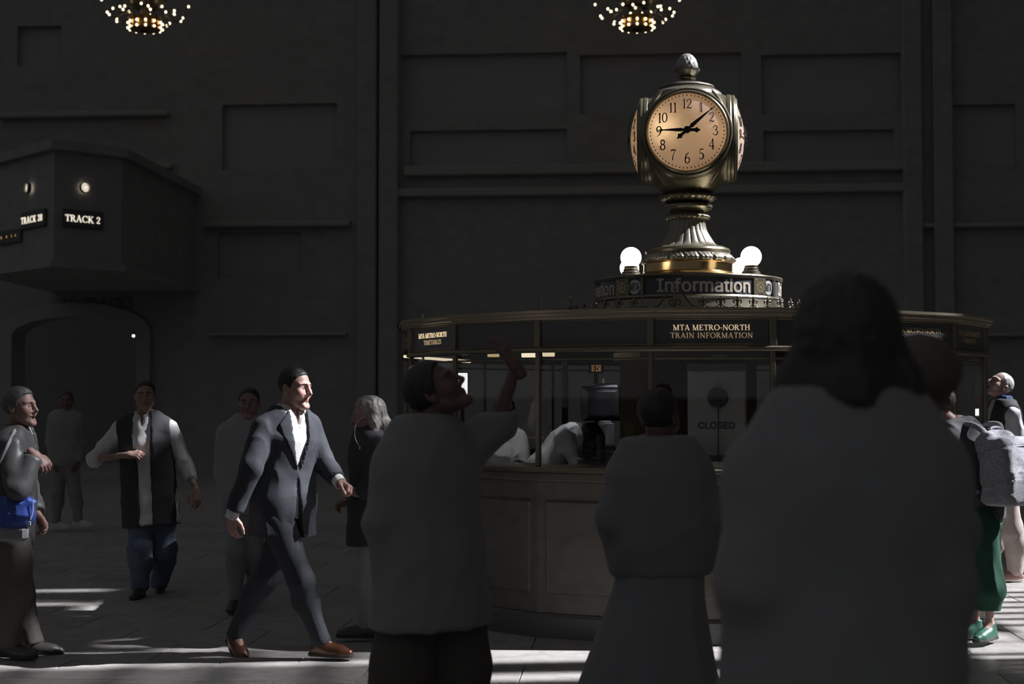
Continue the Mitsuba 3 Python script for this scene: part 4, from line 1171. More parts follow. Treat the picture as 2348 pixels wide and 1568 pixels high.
def person(label, J, face, *, s=1.0, skin=(0.40, 0.25, 0.20), hair=(0.02, 0.016, 0.014), hair_style='short', group=None,
           jacket=None, jacket_hem=0.16, jacket_open=None, jacket_g=0.028, lapels=False, sleeve=1.0, shirt=None, shirt_g=0.012, shirt_hem=0.06, collar=False, shirt_sleeve=None, cuffs=False,
           trousers='material_dark_trousers', leg_w=1.0, hem=0.0, crop=False, skirt=None, shoes='material_dark_leather', soles=None, laces=None,
           hands=None, mouth='closed', res=0.013, headres=0.0045, jaw=1.0, belly=1.0, fold=0.009, brow=None, legs=True, feet=True, seed=1, face_up=(0, 0, 1), vest=None, wool=None):
    """One figure. J: joints in metres. The body is one mesh; clothes and hair are its parts."""
    root = thing('person', label, 'person', group)
    J = {k: np.asarray(v, float) for k, v in J.items()}
    neck, pel, shL, shR = J['neck'], J['pel'], J['shL'], J['shR']
    up = nrm(neck - pel)
    right = nrm((shR - shL) - np.dot(shR - shL, up) * up)
    fwd = np.cross(up, right)
    L = np.linalg.norm(neck - pel)
    hr, hf, hu = frame_of(face, face_up)
    hc = J['head']

    def torso(P, g):
        mid = lambda t: pel + up * L * t
        d = econe(P, [mid(-0.12), mid(0.1), mid(0.42), mid(0.72), mid(0.9)], [0.150 * s * belly + g, 0.160 * s * belly + g, 0.148 * s * belly + g, 0.168 * s + g, 0.110 * s + g], fwd, 1.42, 0.08)
        d = smin(d, chain(P, [shL, neck - up * 0.04 * s, shR], [0.042 * s + g, 0.052 * s + g, 0.042 * s + g], 0.03), 0.05)
        d = smin(d, cone(P, neck + up * 0.01, neck - up * 0.08, 0.055 * s + g * 0.6, 0.08 * s + g), 0.07)
        return d

    def arm(P, S, g, end=1.0):
        sh, el, wr = J['sh' + S], J['el' + S], J['wr' + S]
        r = [0.047 * s + g, 0.039 * s + g, 0.029 * s + g * 0.75]
        if end <= 0.5:
            c, v = sh + (el - sh) * end * 2, nrm(el - sh)
            d = smax(cone(P, sh, el, r[0], r[1]), (P - c) @ np.float32(v), 0.006)
        else:
            c, v = el + (wr - el) * (end - 0.5) * 2, nrm(wr - el)
            d = smin(cone(P, sh, el, r[0], r[1]), smax(cone(P, el, wr, r[1], r[2]), (P - c) @ np.float32(v), 0.006), 0.02)
        return d

    def leg(P, S, g, w=1.0):
        hp, kn, an = J['hp' + S], J['kn' + S], J['an' + S]
        back = -fwd * 0.022 * s
        calf = kn + (an - kn) * 0.32 + back
        return chain(P, [hp, kn, calf, an], [(0.086 * s + g) * (0.6 + 0.4 * w), (0.055 * s + g) * w, (0.052 * s + g) * w, (0.037 * s + g) * w], 0.05)

    # body: trunk and limbs, head and neck, hands
    limbs = [neck, pel, shL, shR] + [J[k + S] for k in ('el', 'wr') for S in 'LR'] + ([J[k + S] for k in ('hp', 'kn', 'an') for S in 'LR'] if legs else [])
    lim = np.array(limbs)

    def body(P):
        d = torso(P, -0.012)
        for S in 'LR':
            d = smin(d, chain(P, [J['sh' + S], J['el' + S], J['wr' + S]], [0.046 * s, 0.036 * s, 0.027 * s], 0.02), 0.04)
            if legs:
                d = smin(d, leg(P, S, -0.012), 0.04)
                if feet:
                    ft = nrm(J['ft' + S])
                    d = smin(d, cone(P, J['an' + S], J['an' + S] + ft * 0.1 * s - V(0, 0, 0.05) * s, 0.034 * s, 0.026 * s), 0.03)
        return d
    pieces = [nets(body, lim.min(0) - 0.24, lim.max(0) + 0.24, res * 1.6)]
    cols = [np.tile(skin, (len(pieces[0].vertices), 1))]
    if 'head' in J:
        def hd(P):
            q = np.stack([(P - hc) @ np.float32(a) for a in (hr, hf, hu)], 1) / s
            d = head_field(q, mouth, jaw) * s
            nb = hc - hf * 0.025 * s - hu * 0.055 * s
            return smin(d, chain(P, [nb, neck - up * 0.03], [0.052 * s, 0.060 * s], 0.02), 0.025 * s)
        R = 0.165 * s
        lo, hi = np.minimum(hc - R, neck - 0.09), np.maximum(hc + R, neck + 0.09)
        hm = nets(hd, lo, hi, headres)
        q = np.stack([(hm.vertices - hc) @ a for a in (hr, hf, hu)], 1) / s
        c = np.tile(np.array(skin, float), (len(q), 1))
        ax = np.abs(q[:, 0])
        lip = (np.abs(q[:, 2] + 0.067) < 0.0115 - 0.2 * np.maximum(ax - 0.008, 0)) & (ax < 0.024) & (q[:, 1] > 0.08)
        c[lip] = np.array(skin) * (0.92, 0.74, 0.74)
        if mouth == 'open':
            inn = (np.abs(q[:, 2] + 0.069) < 0.009) & (ax < 0.02) & (q[:, 1] > 0.06) & (q[:, 1] < 0.0945)
            c[inn] = (0.10, 0.03, 0.03)
            c[inn & (q[:, 2] > -0.0665)] = (0.6, 0.57, 0.5)
        bz = 0.0275 - 0.12 * np.maximum(ax - 0.034, 0) + 0.05 * np.minimum(ax - 0.034, 0) * -0.6
        br = (np.abs(q[:, 2] - bz) < 0.0038) & (ax > 0.013) & (ax < 0.056) & (q[:, 1] > 0.05)
        c[br] = brow if brow is not None else hair
        cheeks = np.exp(-((ax - 0.042) ** 2 + (q[:, 2] + 0.03) ** 2) / 0.0005) * (q[:, 1] > 0.03)
        c *= 1 - cheeks[:, None] * np.array([0.0, 0.10, 0.08])
        pieces.append(hm)
        cols.append(c)
    for S in 'LR':
        h = (hands or {}).get(S)
        if h is None:
            continue
        m = hand_mesh(J['wr' + S], s=s, **{'side': 1 if S == 'R' else -1, **h})
        pieces.append(m)
        cols.append(np.tile(skin, (len(m.vertices), 1)))
    put('body', join(*pieces), 'material_skin', root, True, color=np.vstack(cols))

    if 'head' in J and headres < 0.006:
        for x in (-1, 1):
            e = trimesh.creation.icosphere(subdivisions=3, radius=0.0122 * s)
            o = hc + s * (hr * 0.032 * x + hf * 0.0722 + hu * 0.003)
            g = e.vertices @ hf / (0.0122 * s)
            c = np.where((g > 0.86)[:, None], (0.03, 0.02, 0.015), (0.5, 0.46, 0.43))
            put('eye', moved(e, t=o), 'material_skin', root, True, color=c)
    if hair_style and 'head' in J:
        def hq(P):
            return np.stack([(P - hc) @ np.float32(a) for a in (hr, hf, hu)], 1) / s
        line = ([-0.12, -0.07, -0.012, 0.004, 0.03, 0.052, 0.075, 0.1], [-0.085, -0.07, -0.03, -0.028, 0.03, 0.07, 0.088, 0.096])

        def hf_(P):
            q = hq(P)
            grow = {'short': 0.0, 'cropped': -0.004, 'full': 0.008, 'long': 0.008, 'bushy': 0.02}[hair_style]
            d = ell(q, (0, -0.016, 0.040), (0.082 + grow, 0.103 + grow, 0.089 + grow))
            if hair_style in ('long', 'bushy'):
                w = 0.05 if hair_style == 'bushy' else 0.03
                ln = 0.24 if hair_style == 'bushy' else 0.2
                a = np.abs(q[:, 0])
                s2 = np.stack([a, q[:, 1], q[:, 2]], 1)
                d = smin(d, chain(s2, [(0.06, -0.04, 0.03), (0.085, -0.035, -0.07), (0.10 + w * 0.4, -0.03, -ln)], [0.035, w, w * 0.8], 0.03), 0.03)
                d = smin(d, chain(q, [(0, -0.07, 0.03), (0, -0.10, -0.08), (0, -0.11, -ln)], [0.05, 0.055, 0.045], 0.03), 0.05)
                zb = np.interp(q[:, 1], [0.0, 0.03, 0.055, 0.1], [-0.5, 0.0, 0.06, 0.09])
            else:
                zb = np.interp(q[:, 1], *line)
            d = smax(d, (zb - q[:, 2]) * 0.75, 0.008)
            return d * s
        R = 0.34 * s if hair_style in ('long', 'bushy') else 0.16 * s
        hm = nets(hf_, hc - R, hc + R, max(headres * 1.2, 0.005))
        hm = wrinkle(hm, 0.006 if hair_style in ('long', 'bushy') else 0.003, 60, seed, (1, 1, 0.35))
        k = mat(f'hair_{root}', tuple(hair), 0.5, spec=0.5)
        put('hair', hm, k, root, True)

    # local front coordinates for openings, lapels, collars
    def local(P):
        q = P - np.float32(neck)
        return q @ np.float32(right), q @ np.float32(up), q @ np.float32(fwd)

    def inside(poly, x, u):
        """Signed distance-like value of a polygon in the (right, up) plane: negative inside (convex pieces only)."""
        p = np.array(poly, float)
        if np.cross(p[1] - p[0], p[2] - p[0]) < 0:
            p = p[::-1]
        d = np.full(len(x), -9.0, np.float32)
        for a, b in zip(p, np.roll(p, -1, 0)):
            e = nrm(b - a)
            d = np.maximum(d, (x - a[0]) * e[1] - (u - a[1]) * e[0])
        return d

    def top(P, g, hem_, sl, cut=None):
        d = torso(P, g)
        low = pel - up * hem_
        if hem_ > 0.12:
            d = smin(d, econe(P, [pel, low], [0.168 * s * belly + g, 0.192 * s * belly + g], fwd, 1.22), 0.05)
        x, u, f = local(P)
        d = smax(d, -((P - low) @ np.float32(up)), 0.01)
        for S in 'LR':
            e = sl[S] if isinstance(sl, dict) else sl
            if e > 0:
                d = smin(d, arm(P, S, g, e), 0.022)
        d = smax(d, u - 0.045 * s, 0.02)
        if cut is not None:
            for poly in cut:
                d = smax(d, -np.maximum(inside(poly, x, u), -f - 0.0), 0.006)
        return d
    blo, bhi = lim.min(0) - 0.26, lim.max(0) + 0.26
    tl = np.array([neck, pel - up * 0.3, shL, shR] + [J[k + S] for k in ('el', 'wr') for S in 'LR'])
    tlo, thi = tl.min(0) - 0.24, tl.max(0) + 0.24
    if jacket:
        lowest = (pel - up * jacket_hem)[2] - 0.1
        jl = np.minimum(tlo, [9, 9, lowest])
        m = nets(lambda P: top(P, jacket_g, jacket_hem, sleeve, jacket_open), jl, thi, res)
        put('jacket', wrinkle(m, fold, 9, seed, (1, 1, 0.7)), jacket, root, True)
        if lapels:
            for sg in (-1, 1):
                pa = [(sg * 0.062, 0.02), (sg * 0.135, -0.075), (sg * 0.125, -0.13), (sg * 0.004, -0.365), (sg * 0.058, -0.15)]
                pcs = [[pa[0], pa[1], pa[2], pa[4]], [pa[4], pa[2], pa[3]]]

                def lap(P):
                    x, u, f = local(P)
                    poly = np.minimum(inside(pcs[0], x, u), inside(pcs[1], x, u))
                    d = torso(P, jacket_g + 0.012)
                    d = np.maximum(np.maximum(d, poly), -f)
                    return np.maximum(d, -(torso(P, jacket_g - 0.01)))
                c = neck + fwd * 0.1
                put('lapel', nets(lap, c - 0.45, c + 0.25, 0.008), jacket, root, 40)
    if vest:
        half = np.linalg.norm(shR - shL) / 2 + 0.02
        m = nets(lambda P: smax(np.abs(local(P)[0] - np.dot((shL + shR) / 2 - neck, right)) - half, top(P, shirt_g + 0.024, shirt_hem + 0.015, 0.0, [[(-0.05, 0.06), (0.05, 0.06), (0.05, -0.9), (-0.05, -0.9)], [(-0.05, 0.06), (0.05, 0.06), (0.075, -0.02), (0.05, -0.4), (-0.05, -0.4), (-0.075, -0.02)]]), 0.01), tlo, thi, res)
        put('vest', wrinkle(m, fold * 0.35, 8, seed + 3), vest, root, True)
    if shirt:
        sl = shirt_sleeve if shirt_sleeve is not None else (0.45 if jacket else 1.0)
        sc = [[(-0.045, 0.06), (0.045, 0.06), (0.0, -0.10)]] if collar else None
        m = nets(lambda P: top(P, shirt_g, shirt_hem, sl, sc), tlo, thi, res)
        put('shirt', wrinkle(m, fold * (0.35 if jacket else 1.0), 11, seed + 7, (1, 1, 0.6)), shirt, root, True)
        if collar:
            for sg in (-1, 1):
                def col(P):
                    x, u, f = local(P)
                    y = u - 0.45 * f
                    ring = np.abs(cone(P, neck + up * 0.07 + fwd * 0.01, neck - up * 0.06 + fwd * 0.02, 0.064 * s, 0.088 * s)) - 0.0045
                    band = np.maximum(u + 0.0 + 0.35 * f - 0.045, -(u + 0.75 * f + 0.035))
                    return np.maximum(np.maximum(ring, band), -sg * x + 0.012 * (f > 0))
                c = neck
                put('collar', nets(col, c - 0.15, c + 0.15, 0.0052), shirt, root, 40)
    if cuffs:
        for S in 'LR':
            wr, el = J['wr' + S], J['el' + S]
            v = nrm(wr - el)
            b = lathe([(0.036 * s, -0.03), (0.0385 * s, -0.02), (0.0385 * s, 0.024), (0.034 * s, 0.026), (0.033 * s, -0.03)], 28, closed=True)
            x = nrm(np.cross(v, (0.3, 0.2, 0.9)))
            put('cuff', moved(b, basis(x, np.cross(v, x), v, wr)), shirt, root, 50)
    if wool:      # a scarf wound about the neck
        m = lathe([(0.062 * s, 0.0), (0.078 * s, -0.005), (0.082 * s, 0.03), (0.076 * s, 0.062), (0.066 * s, 0.075), (0.058 * s, 0.06)], 40, lambda a, h: 1 + 0.05 * np.sin(5 * a + h * 1.3) + 0.03 * np.sin(9 * a - h), closed=True)
        put('scarf', moved(m, basis(right, fwd, up, neck + up * 0.0 + fwd * 0.0)), wool, root, True)
    if legs:
        if skirt:
            hm_ = (J['anL'] + J['anR']) / 2 + V(0, 0, 0.16)

            def sk(P):
                d = econe(P, [pel + up * 0.08, pel - up * 0.1, hm_], [0.15 * s, 0.185 * s, 0.34 * s], fwd, 1.25)
                return np.maximum(d, hm_[2] - P[:, 2])
            m = nets(sk, blo - 0.2, bhi + 0.2, res)
            put('skirt', wrinkle(m, 0.015, 6, seed + 2, (1, 1, 0.15)), skirt, root, True)
        else:
            def tr(P):
                d = econe(P, [pel - up * 0.06, pel + up * 0.1], [0.158 * s * belly + 0.004, 0.158 * s * belly], fwd, 1.42)
                d = smax(d, (P - (pel + up * 0.13)) @ np.float32(up), 0.01)
                for S in 'LR':
                    dl = leg(P, S, 0.016, leg_w)
                    an, kn = J['an' + S], J['kn' + S]
                    v = nrm(an - kn)
                    dl = smax(dl, (P - (an - v * (hem if crop else -0.03))) @ np.float32(v), 0.008)
                    d = smin(d, dl, 0.03)
                return d
            ll = np.array([pel + up * 0.2] + [J[k + S] for k in ('hp', 'kn', 'an') for S in 'LR'])
            m = nets(tr, ll.min(0) - 0.22, ll.max(0) + 0.22, res)
            put('trousers', wrinkle(m, fold * 0.9, 9, seed + 4, (1, 1, 0.6)), trousers, root, True)
        if feet:
            for S in 'LR':
                shoe(root, J['an' + S], nrm(J['ft' + S]), s, shoes, soles, laces)
    return root


def shoe(root, an, ft, s, m, soles, laces):
    """A shoe: ft is the direction from heel to toe (it may point down when the heel is lifted)."""
    r = nrm(np.cross(ft, (0, 0, 1)))
    u = np.cross(r, ft)
    o = an - u * 0.085 * s

    def f(P):
        q = np.stack([(P - o) @ np.float32(a) for a in (r, ft, u)], 1) / s
        d = chain(q, [(0, -0.045, 0.03), (0, 0.05, 0.026), (0, 0.12, 0.022), (0, 0.17, 0.018)], [0.034, 0.037, 0.041, 0.03], 0.03)
        d = smin(d, chain(q, [(0, -0.012, 0.105), (0, 0.0, 0.06), (0, 0.075, 0.04)], [0.036, 0.038, 0.034], 0.03), 0.03)
        d = smax(d, 0.012 - q[:, 2], 0.006)
        return smax(d, q[:, 2] - 0.115, 0.006) * s
    k = put('shoe', nets(f, o - 0.24, o + 0.26, 0.0062), m, root, True)

    def g(P):
        q = np.stack([(P - o) @ np.float32(a) for a in (r, ft, u)], 1) / s
        flat = np.stack([q[:, 0], q[:, 1], 0 * q[:, 2]], 1)
        d = chain(flat, [(0, -0.045, 0), (0, 0.05, 0), (0, 0.12, 0), (0, 0.17, 0)], [0.037, 0.037, 0.045, 0.033], 0.03)
        return np.maximum(d, np.abs(q[:, 2] - 0.007) - 0.0095) * s
    put('sole', nets(g, o - 0.24, o + 0.26, 0.0062), soles or 'material_sole', k, 30)
    if laces:
        ms = []
        for i in range(5):
            y, z = 0.03 + 0.016 * i, 0.098 - 0.009 * i
            for x in (-1, 1):
                ms.append(tube([o + s * (r * -x * 0.02 + ft * y + u * (z - 0.006)), o + s * (ft * (y + 0.004) + u * (z + 0.002)), o + s * (r * x * 0.02 + ft * (y + 0.008) + u * (z - 0.006))], 0.0028 * s, 5))
        put('lace', join(*ms), laces, k, True)
# ---------------------------------------------------------------- the people, from the photograph
def P(d):
    return lambda px, py, dy=0.0: at(px, py, d + dy)


p = P(9.25)
J = dict(head=p(677, 890), neck=p(662, 945, 0.02), pel=p(650, 1165, 0.02), shR=p(602, 986, -0.10), shL=p(709, 979, 0.13), elR=p(576, 1074, -0.22), wrR=p(533, 1180, -0.20),
         elL=p(739, 1056, 0.12), wrL=p(777, 1103, -0.03), hpR=p(633, 1190, -0.07), hpL=p(668, 1186, 0.08), knR=p(691, 1334, -0.10), anR=p(737, 1470, -0.10), knL=p(606, 1328, 0.08), anL=p(541, 1455, 0.08),
         ftR=(1, -0.25, 0.0), ftL=(0.5, -0.75, -0.42))
person('man in grey suit and open white shirt striding past the booth', J, (0.88, -0.47, -0.06), s=1.03,
       skin=(0.42, 0.25, 0.21), hair=(0.015, 0.012, 0.011), hair_style='short', jacket='material_suit_cloth', jacket_hem=0.17, jacket_g=0.03, lapels=True,
       jacket_open=[[(-0.10, 0.08), (0.10, 0.08), (0.0, -0.36)], [(0.0, -0.37), (0.05, -0.9), (-0.05, -0.9)]],
       shirt='material_white_shirt', shirt_g=0.016, collar=True, cuffs=True, trousers='material_suit_cloth', leg_w=1.05, shoes='material_cognac_leather', laces='material_lace_brown', sleeve=0.95,
       hands={'R': dict(d=(-0.1, 0.05, -1), n=(-0.6, -0.8, 0), curl=0.55), 'L': dict(d=(0.8, -0.35, -0.35), n=(0.45, 0.2, 0.85), curl=1.05, thumb=0.9)}, res=0.011, headres=0.0038, seed=1)
p = P(9.25)
J = dict(head=p(47, 934), neck=p(36, 990, 0.03), pel=p(26, 1215), shR=p(24, 1028, -0.19), shL=p(44, 1022, 0.19), elR=p(40, 1118, -0.30), wrR=p(80, 1044, -0.22), elL=p(60, 1120, 0.26), wrL=p(84, 1180, 0.16),
         hpR=p(28, 1235, -0.09), hpL=p(30, 1235, 0.09), knR=p(40, 1352, -0.10), knL=p(44, 1352, 0.12), anR=p(22, 1474, -0.10), anL=p(74, 1470, 0.08), ftR=(1, -0.3, 0), ftL=(1, 0.1, 0))
person('laughing grey-haired man in a black leather jacket at the left edge of the photo', J, (0.96, -0.26, 0.06), s=0.98, skin=(0.33, 0.20, 0.17), hair=(0.13, 0.13, 0.13), hair_style='full', brow=(0.12, 0.11, 0.10),
       jacket='material_leather_jacket', jacket_hem=0.10, jacket_g=0.036, jacket_open=[[(-0.05, 0.08), (0.05, 0.08), (0.03, -0.9), (-0.03, -0.9)]], sleeve=0.97, shirt='material_white_shirt', fold=0.014,
       trousers='material_brown_trousers', leg_w=1.25, mouth='open', hands={'R': dict(d=(0.62, 0.1, -0.55), n=(0.45, -0.65, 0.6), curl=0.7), 'L': dict(d=(0.6, 0, -0.8), n=(0.5, 0.8, 0.2), curl=0.6)}, jaw=1.08, headres=0.0042, seed=2)

p = P(12.1)
J = dict(head=p(333, 908, -0.02), neck=p(331, 955, 0.03), pel=p(345, 1165), shR=p(277, 985, 0.02), shL=p(388, 984, 0.03), elR=p(216, 1052, 0.03), wrR=p(296, 1043, -0.20), elL=p(425, 1062, 0.06), wrL=p(449, 1122, -0.06),
         hpR=p(322, 1176), hpL=p(370, 1176), knR=p(321, 1262, -0.16), knL=p(377, 1262, 0.02), anR=p(321, 1343, -0.12), anL=p(366, 1338, 0.22), ftR=(-0.05, -1, 0), ftL=(0.15, -1, -0.1))
person('stocky man in white shirt, black vest and jeans walking towards the camera', J, (0.22, -0.97, 0.03), s=0.98, skin=(0.34, 0.21, 0.17), hair=(0.02, 0.018, 0.016), shirt='material_white_shirt', collar=True, shirt_hem=0.13, shirt_g=0.024,
       shirt_sleeve={'R': 0.56, 'L': 0.80}, vest='material_black_vest', trousers='material_denim', leg_w=1.3, belly=1.12, fold=0.015, jaw=1.15,
       hands={'R': dict(d=(0.92, -0.25, 0.1), n=(0.1, -0.7, 0.65), curl=1.15, thumb=0.9), 'L': dict(d=(0.25, -0.25, -1), n=(0.75, -0.5, 0.1), curl=0.35)}, headres=0.0045, seed=3)

p = P(11.2)
J = dict(head=p(571, 925), neck=p(567, 962, 0.02), pel=p(560, 1150), shR=p(520, 990), shL=p(612, 990), elR=p(508, 1080, 0.05), wrR=p(528, 1160, -0.05), elL=p(626, 1080, 0.05), wrL=p(620, 1160, -0.05),
         hpR=p(542, 1165), hpL=p(580, 1165), knR=p(540, 1265, -0.1), knL=p(582, 1265), anR=p(540, 1372, -0.05), anL=p(584, 1368, 0.1), ftR=(0, -1, 0), ftL=(0.1, -1, 0))
person('person in a blue-grey jacket half hidden behind the man in the grey suit', J, (0.1, -1, 0), s=0.95, skin=(0.24, 0.15, 0.12), hair=(0.02, 0.018, 0.016), jacket='material_charcoal_cloth', jacket_hem=0.1, sleeve=0.98, trousers='material_dark_trousers',
       hands={'R': dict(d=(0.1, -0.1, -1), n=(-0.9, -0.3, 0), curl=1.2), 'L': dict(d=(0, -0.1, -1), n=(0.9, -0.3, 0), curl=0.7)}, res=0.016, headres=0.0055, seed=4)

p = P(9.9)
J = dict(head=p(843, 950), neck=p(846, 992, 0.02), pel=p(850, 1180), shR=p(838, 1022, 0.17), shL=p(866, 1026, -0.15), elR=p(826, 1105, 0.2), wrR=p(806, 1150, 0.08), elL=p(862, 1110, -0.2), wrL=p(822, 1130, -0.16),
         hpR=p(848, 1190, 0.08), hpL=p(854, 1190, -0.08), knR=p(844, 1325, 0.08), knL=p(838, 1325, -0.1), anR=p(858, 1428, 0.08), anL=p(836, 1432, -0.08), ftR=(-1, 0.1, 0), ftL=(-1, -0.1, 0))
person('woman with long ash-blonde hair and earphones beyond the man in the grey suit', J, (-0.9, -0.1, -0.1), s=0.93, skin=(0.30, 0.19, 0.16), hair=(0.26, 0.245, 0.22), hair_style='long', jacket='material_black_vest', jacket_hem=0.2, trousers='material_dark_trousers',
       hands={'L': dict(d=(-0.9, 0.1, 0.2), n=(-0.1, -0.5, 0.8), curl=0.9), 'R': dict(d=(-0.9, 0, -0.1), n=(0, 0.6, 0.8), curl=0.8)}, res=0.016, headres=0.0055, seed=5)

p = P(6.1)
J = dict(head=p(1000, 897), neck=p(978, 975, 0.02), pel=p(985, 1290), shR=p(908, 1072, -0.08), shL=p(1046, 1056, 0.12), elR=p(880, 1200, -0.12), wrR=p(905, 1330, -0.10), elL=p(1142, 966, 0.16), wrL=p(1183, 840, 0.12),
         hpR=p(945, 1330, -0.05), hpL=p(1035, 1330, 0.05), knR=p(925, 1530, -0.06), knL=p(1052, 1530, 0.05), anR=p(920, 1756, -0.02), anL=p(1060, 1750, 0.12), ftR=(0.8, 0.5, 0), ftL=(0.8, 0.5, 0))
person('foreground person in dark coat looking up with one hand raised before the booth', J, (0.77, -0.18, 0.60), s=1.02, face_up=(-0.6, 0, 0.8), skin=(0.20, 0.12, 0.105), hair=(0.05, 0.045, 0.045), hair_style='full', jacket='material_charcoal_cloth', jacket_hem=0.26, jacket_g=0.045,
       trousers='material_brown_trousers', leg_w=1.75, sleeve=0.98, hands={'L': dict(d=(-0.5, 0.05, 0.8), n=(0.75, -0.45, 0.45), curl=0.28, spread=0.1, thumb=0.2), 'R': dict(d=(0.1, 0, -1), n=(-0.8, -0.5, 0), curl=0.6)}, res=0.016, headres=0.0042, belly=1.15, seed=6)

p = P(6.5)
J = dict(head=p(1512, 958), neck=p(1512, 1022, -0.01), pel=p(1515, 1255), shL=p(1444, 1092), shR=p(1584, 1090, 0.02), elL=p(1412, 1190, -0.05), wrL=p(1440, 1295, 0.06), elR=p(1622, 1180, 0.0), wrR=p(1638, 1155, 0.22),
         hpL=p(1470, 1285), hpR=p(1560, 1285), knL=p(1436, 1460, -0.05), knR=p(1578, 1470, 0.1), anL=p(1392, 1690, -0.2), anR=p(1585, 1692, 0.2), ftL=(-0.3, 1, 0), ftR=(0.1, 1, 0))
person('dark-haired woman seen from behind in front of the closed booth window', J, (0.55, 0.83, 0.0), s=0.96, skin=(0.17, 0.105, 0.09), hair=(0.04, 0.036, 0.036), hair_style='full', jacket='material_black_cloth', jacket_hem=0.12, jacket_g=0.05, skirt='material_dark_trousers',
       hands={'R': dict(d=(0.15, 0.9, 0.2), n=(0.85, 0, 0.5), curl=0.8), 'L': dict(d=(0.1, 0.3, -1), n=(-0.9, 0, 0), curl=0.6)}, sleeve=0.98, belly=1.2, res=0.018, headres=0.0058, seed=7)

p = P(2.9)
J = dict(head=p(1942, 800, 0.02), neck=p(1942, 935, -0.01), pel=p(1930, 1560), shL=p(1778, 1090), shR=p(2112, 1080), elL=p(1742, 1340, -0.05), wrL=p(1770, 1600, 0.06), elR=p(2140, 1330, -0.03), wrR=p(2130, 1590, 0.06),
         hpL=p(1850, 1640), hpR=p(2050, 1640), knL=p(1840, 2130), knR=p(2060, 2130), anL=p(1845, 2650), anR=p(2060, 2660, 0.1), ftL=(-0.1, 1, 0), ftR=(0.1, 1, 0))
person('large blurred figure with bushy hair seen from behind, nearest to the camera', J, (0.15, 1, 0.0), s=1.0, skin=(0.16, 0.10, 0.085), hair=(0.055, 0.05, 0.05), hair_style='bushy', jacket='material_charcoal_cloth', jacket_hem=0.2, jacket_g=0.042, trousers='material_dark_trousers',
       hands={'R': dict(d=(0, 0.2, -1), n=(0.9, 0, 0), curl=0.6), 'L': dict(d=(0, 0.2, -1), n=(-0.9, 0, 0), curl=0.6)}, sleeve=0.98, belly=1.05, res=0.018, headres=0.0058, seed=8)

p = P(9.8)
J = dict(head=p(2148, 926, 0.05), neck=p(2198, 974, 0.02), pel=p(2246, 1165), shL=p(2170, 1012, -0.11), shR=p(2258, 1008, 0.11), elL=p(2160, 1080, -0.16), wrL=p(2160, 1150, -0.02), elR=p(2272, 1070, 0.22), wrR=p(2240, 1130, 0.3),
         hpL=p(2250, 1190, -0.08), hpR=p(2242, 1188, 0.09), knL=p(2262, 1312, -0.07), knR=p(2234, 1312, 0.12), anL=p(2269, 1436, -0.08), anR=p(2236, 1430, 0.10), ftL=(-0.75, -0.75, 0), ftR=(-0.9, -0.3, 0))
GREEN = person('woman in green cropped trousers with a grey backpack beside the man looking up', J, (-0.7, 0.7, 0.12), s=0.98, skin=(0.40, 0.25, 0.22), hair=(0.05, 0.04, 0.035), hair_style='full', jacket='material_slate_cloth', jacket_hem=0.10, jacket_g=0.03, trousers='material_green_linen',
       leg_w=1.28, crop=True, hem=0.10, fold=0.015, shoes='material_green_leather', hands={'L': dict(d=(-0.8, -0.1, -0.4), n=(-0.1, -0.9, 0.4), curl=0.8), 'R': dict(d=(-0.8, 0, -0.4), n=(0, 0.9, 0.4), curl=0.8)}, sleeve=0.98, headres=0.0055, seed=9)

p = P(13.0)
J = dict(head=p(2292, 884), neck=p(2300, 926, 0.0), pel=p(2296, 1098), shL=p(2322, 952, -0.17), shR=p(2288, 948, 0.2), elL=p(2342, 1026, -0.16), wrL=p(2300, 1070, -0.22), elR=p(2284, 1026, 0.25), wrR=p(2262, 1080, 0.12),
         hpL=p(2304, 1112, -0.08), hpR=p(2290, 1112, 0.1), knL=p(2318, 1212, -0.08), knR=p(2280, 1212, 0.12), anL=p(2328, 1308, -0.04), anR=p(2264, 1306, 0.12), ftL=(-1, -0.15, 0.0), ftR=(-1, 0.1, 0))
person('grey-haired man in dark vest and khakis gazing up at the right edge of the photo', J, (-0.80, -0.28, 0.53), s=1.0, face_up=(0.55, 0, 0.83), skin=(0.42, 0.27, 0.24), hair=(0.42, 0.41, 0.40), hair_style='cropped', brow=(0.25, 0.23, 0.22), shirt='material_striped_shirt', shirt_hem=0.05, shirt_g=0.02, vest='material_black_vest',
       wool='material_navy_scarf', trousers='material_khaki_cloth', leg_w=1.25, shoes='material_pink_suede', soles='material_pale_sole', mouth='open', hands={'L': dict(d=(-0.8, -0.1, -0.4), n=(-0.2, -0.9, 0.3), curl=0.7), 'R': dict(d=(-0.5, 0, -0.8), n=(0, 0.9, 0.3), curl=0.7)}, fold=0.013, headres=0.0042, seed=10)

p = P(17.9)
J = dict(head=p(152, 920), neck=p(148, 946), pel=p(150, 1052), shR=p(124, 960), shL=p(176, 960), elR=p(116, 1012, 0.05), wrR=p(126, 1058, -0.05), elL=p(184, 1012, 0.05), wrL=p(178, 1058, -0.05),
         hpR=p(138, 1060), hpL=p(162, 1060), knR=p(132, 1130), knL=p(172, 1130), anR=p(128, 1196), anL=p(180, 1192), ftR=(1, -0.2, 0), ftL=(1, -0.2, 0))
person('dark figure in pale shoes far back, between the two men at the left', J, (0.3, -0.95, 0), s=0.98, skin=(0.18, 0.11, 0.095), hair=(0.03, 0.03, 0.03), jacket='material_charcoal_cloth', jacket_hem=0.1, trousers='material_dark_trousers', shoes='material_striped_shirt', soles='material_pale_sole',
       hands={'R': dict(d=(0, -0.2, -1), n=(-0.9, 0, 0), curl=0.6), 'L': dict(d=(0, -0.2, -1), n=(0.9, 0, 0), curl=0.6)}, res=0.02, headres=0.0065, seed=11)

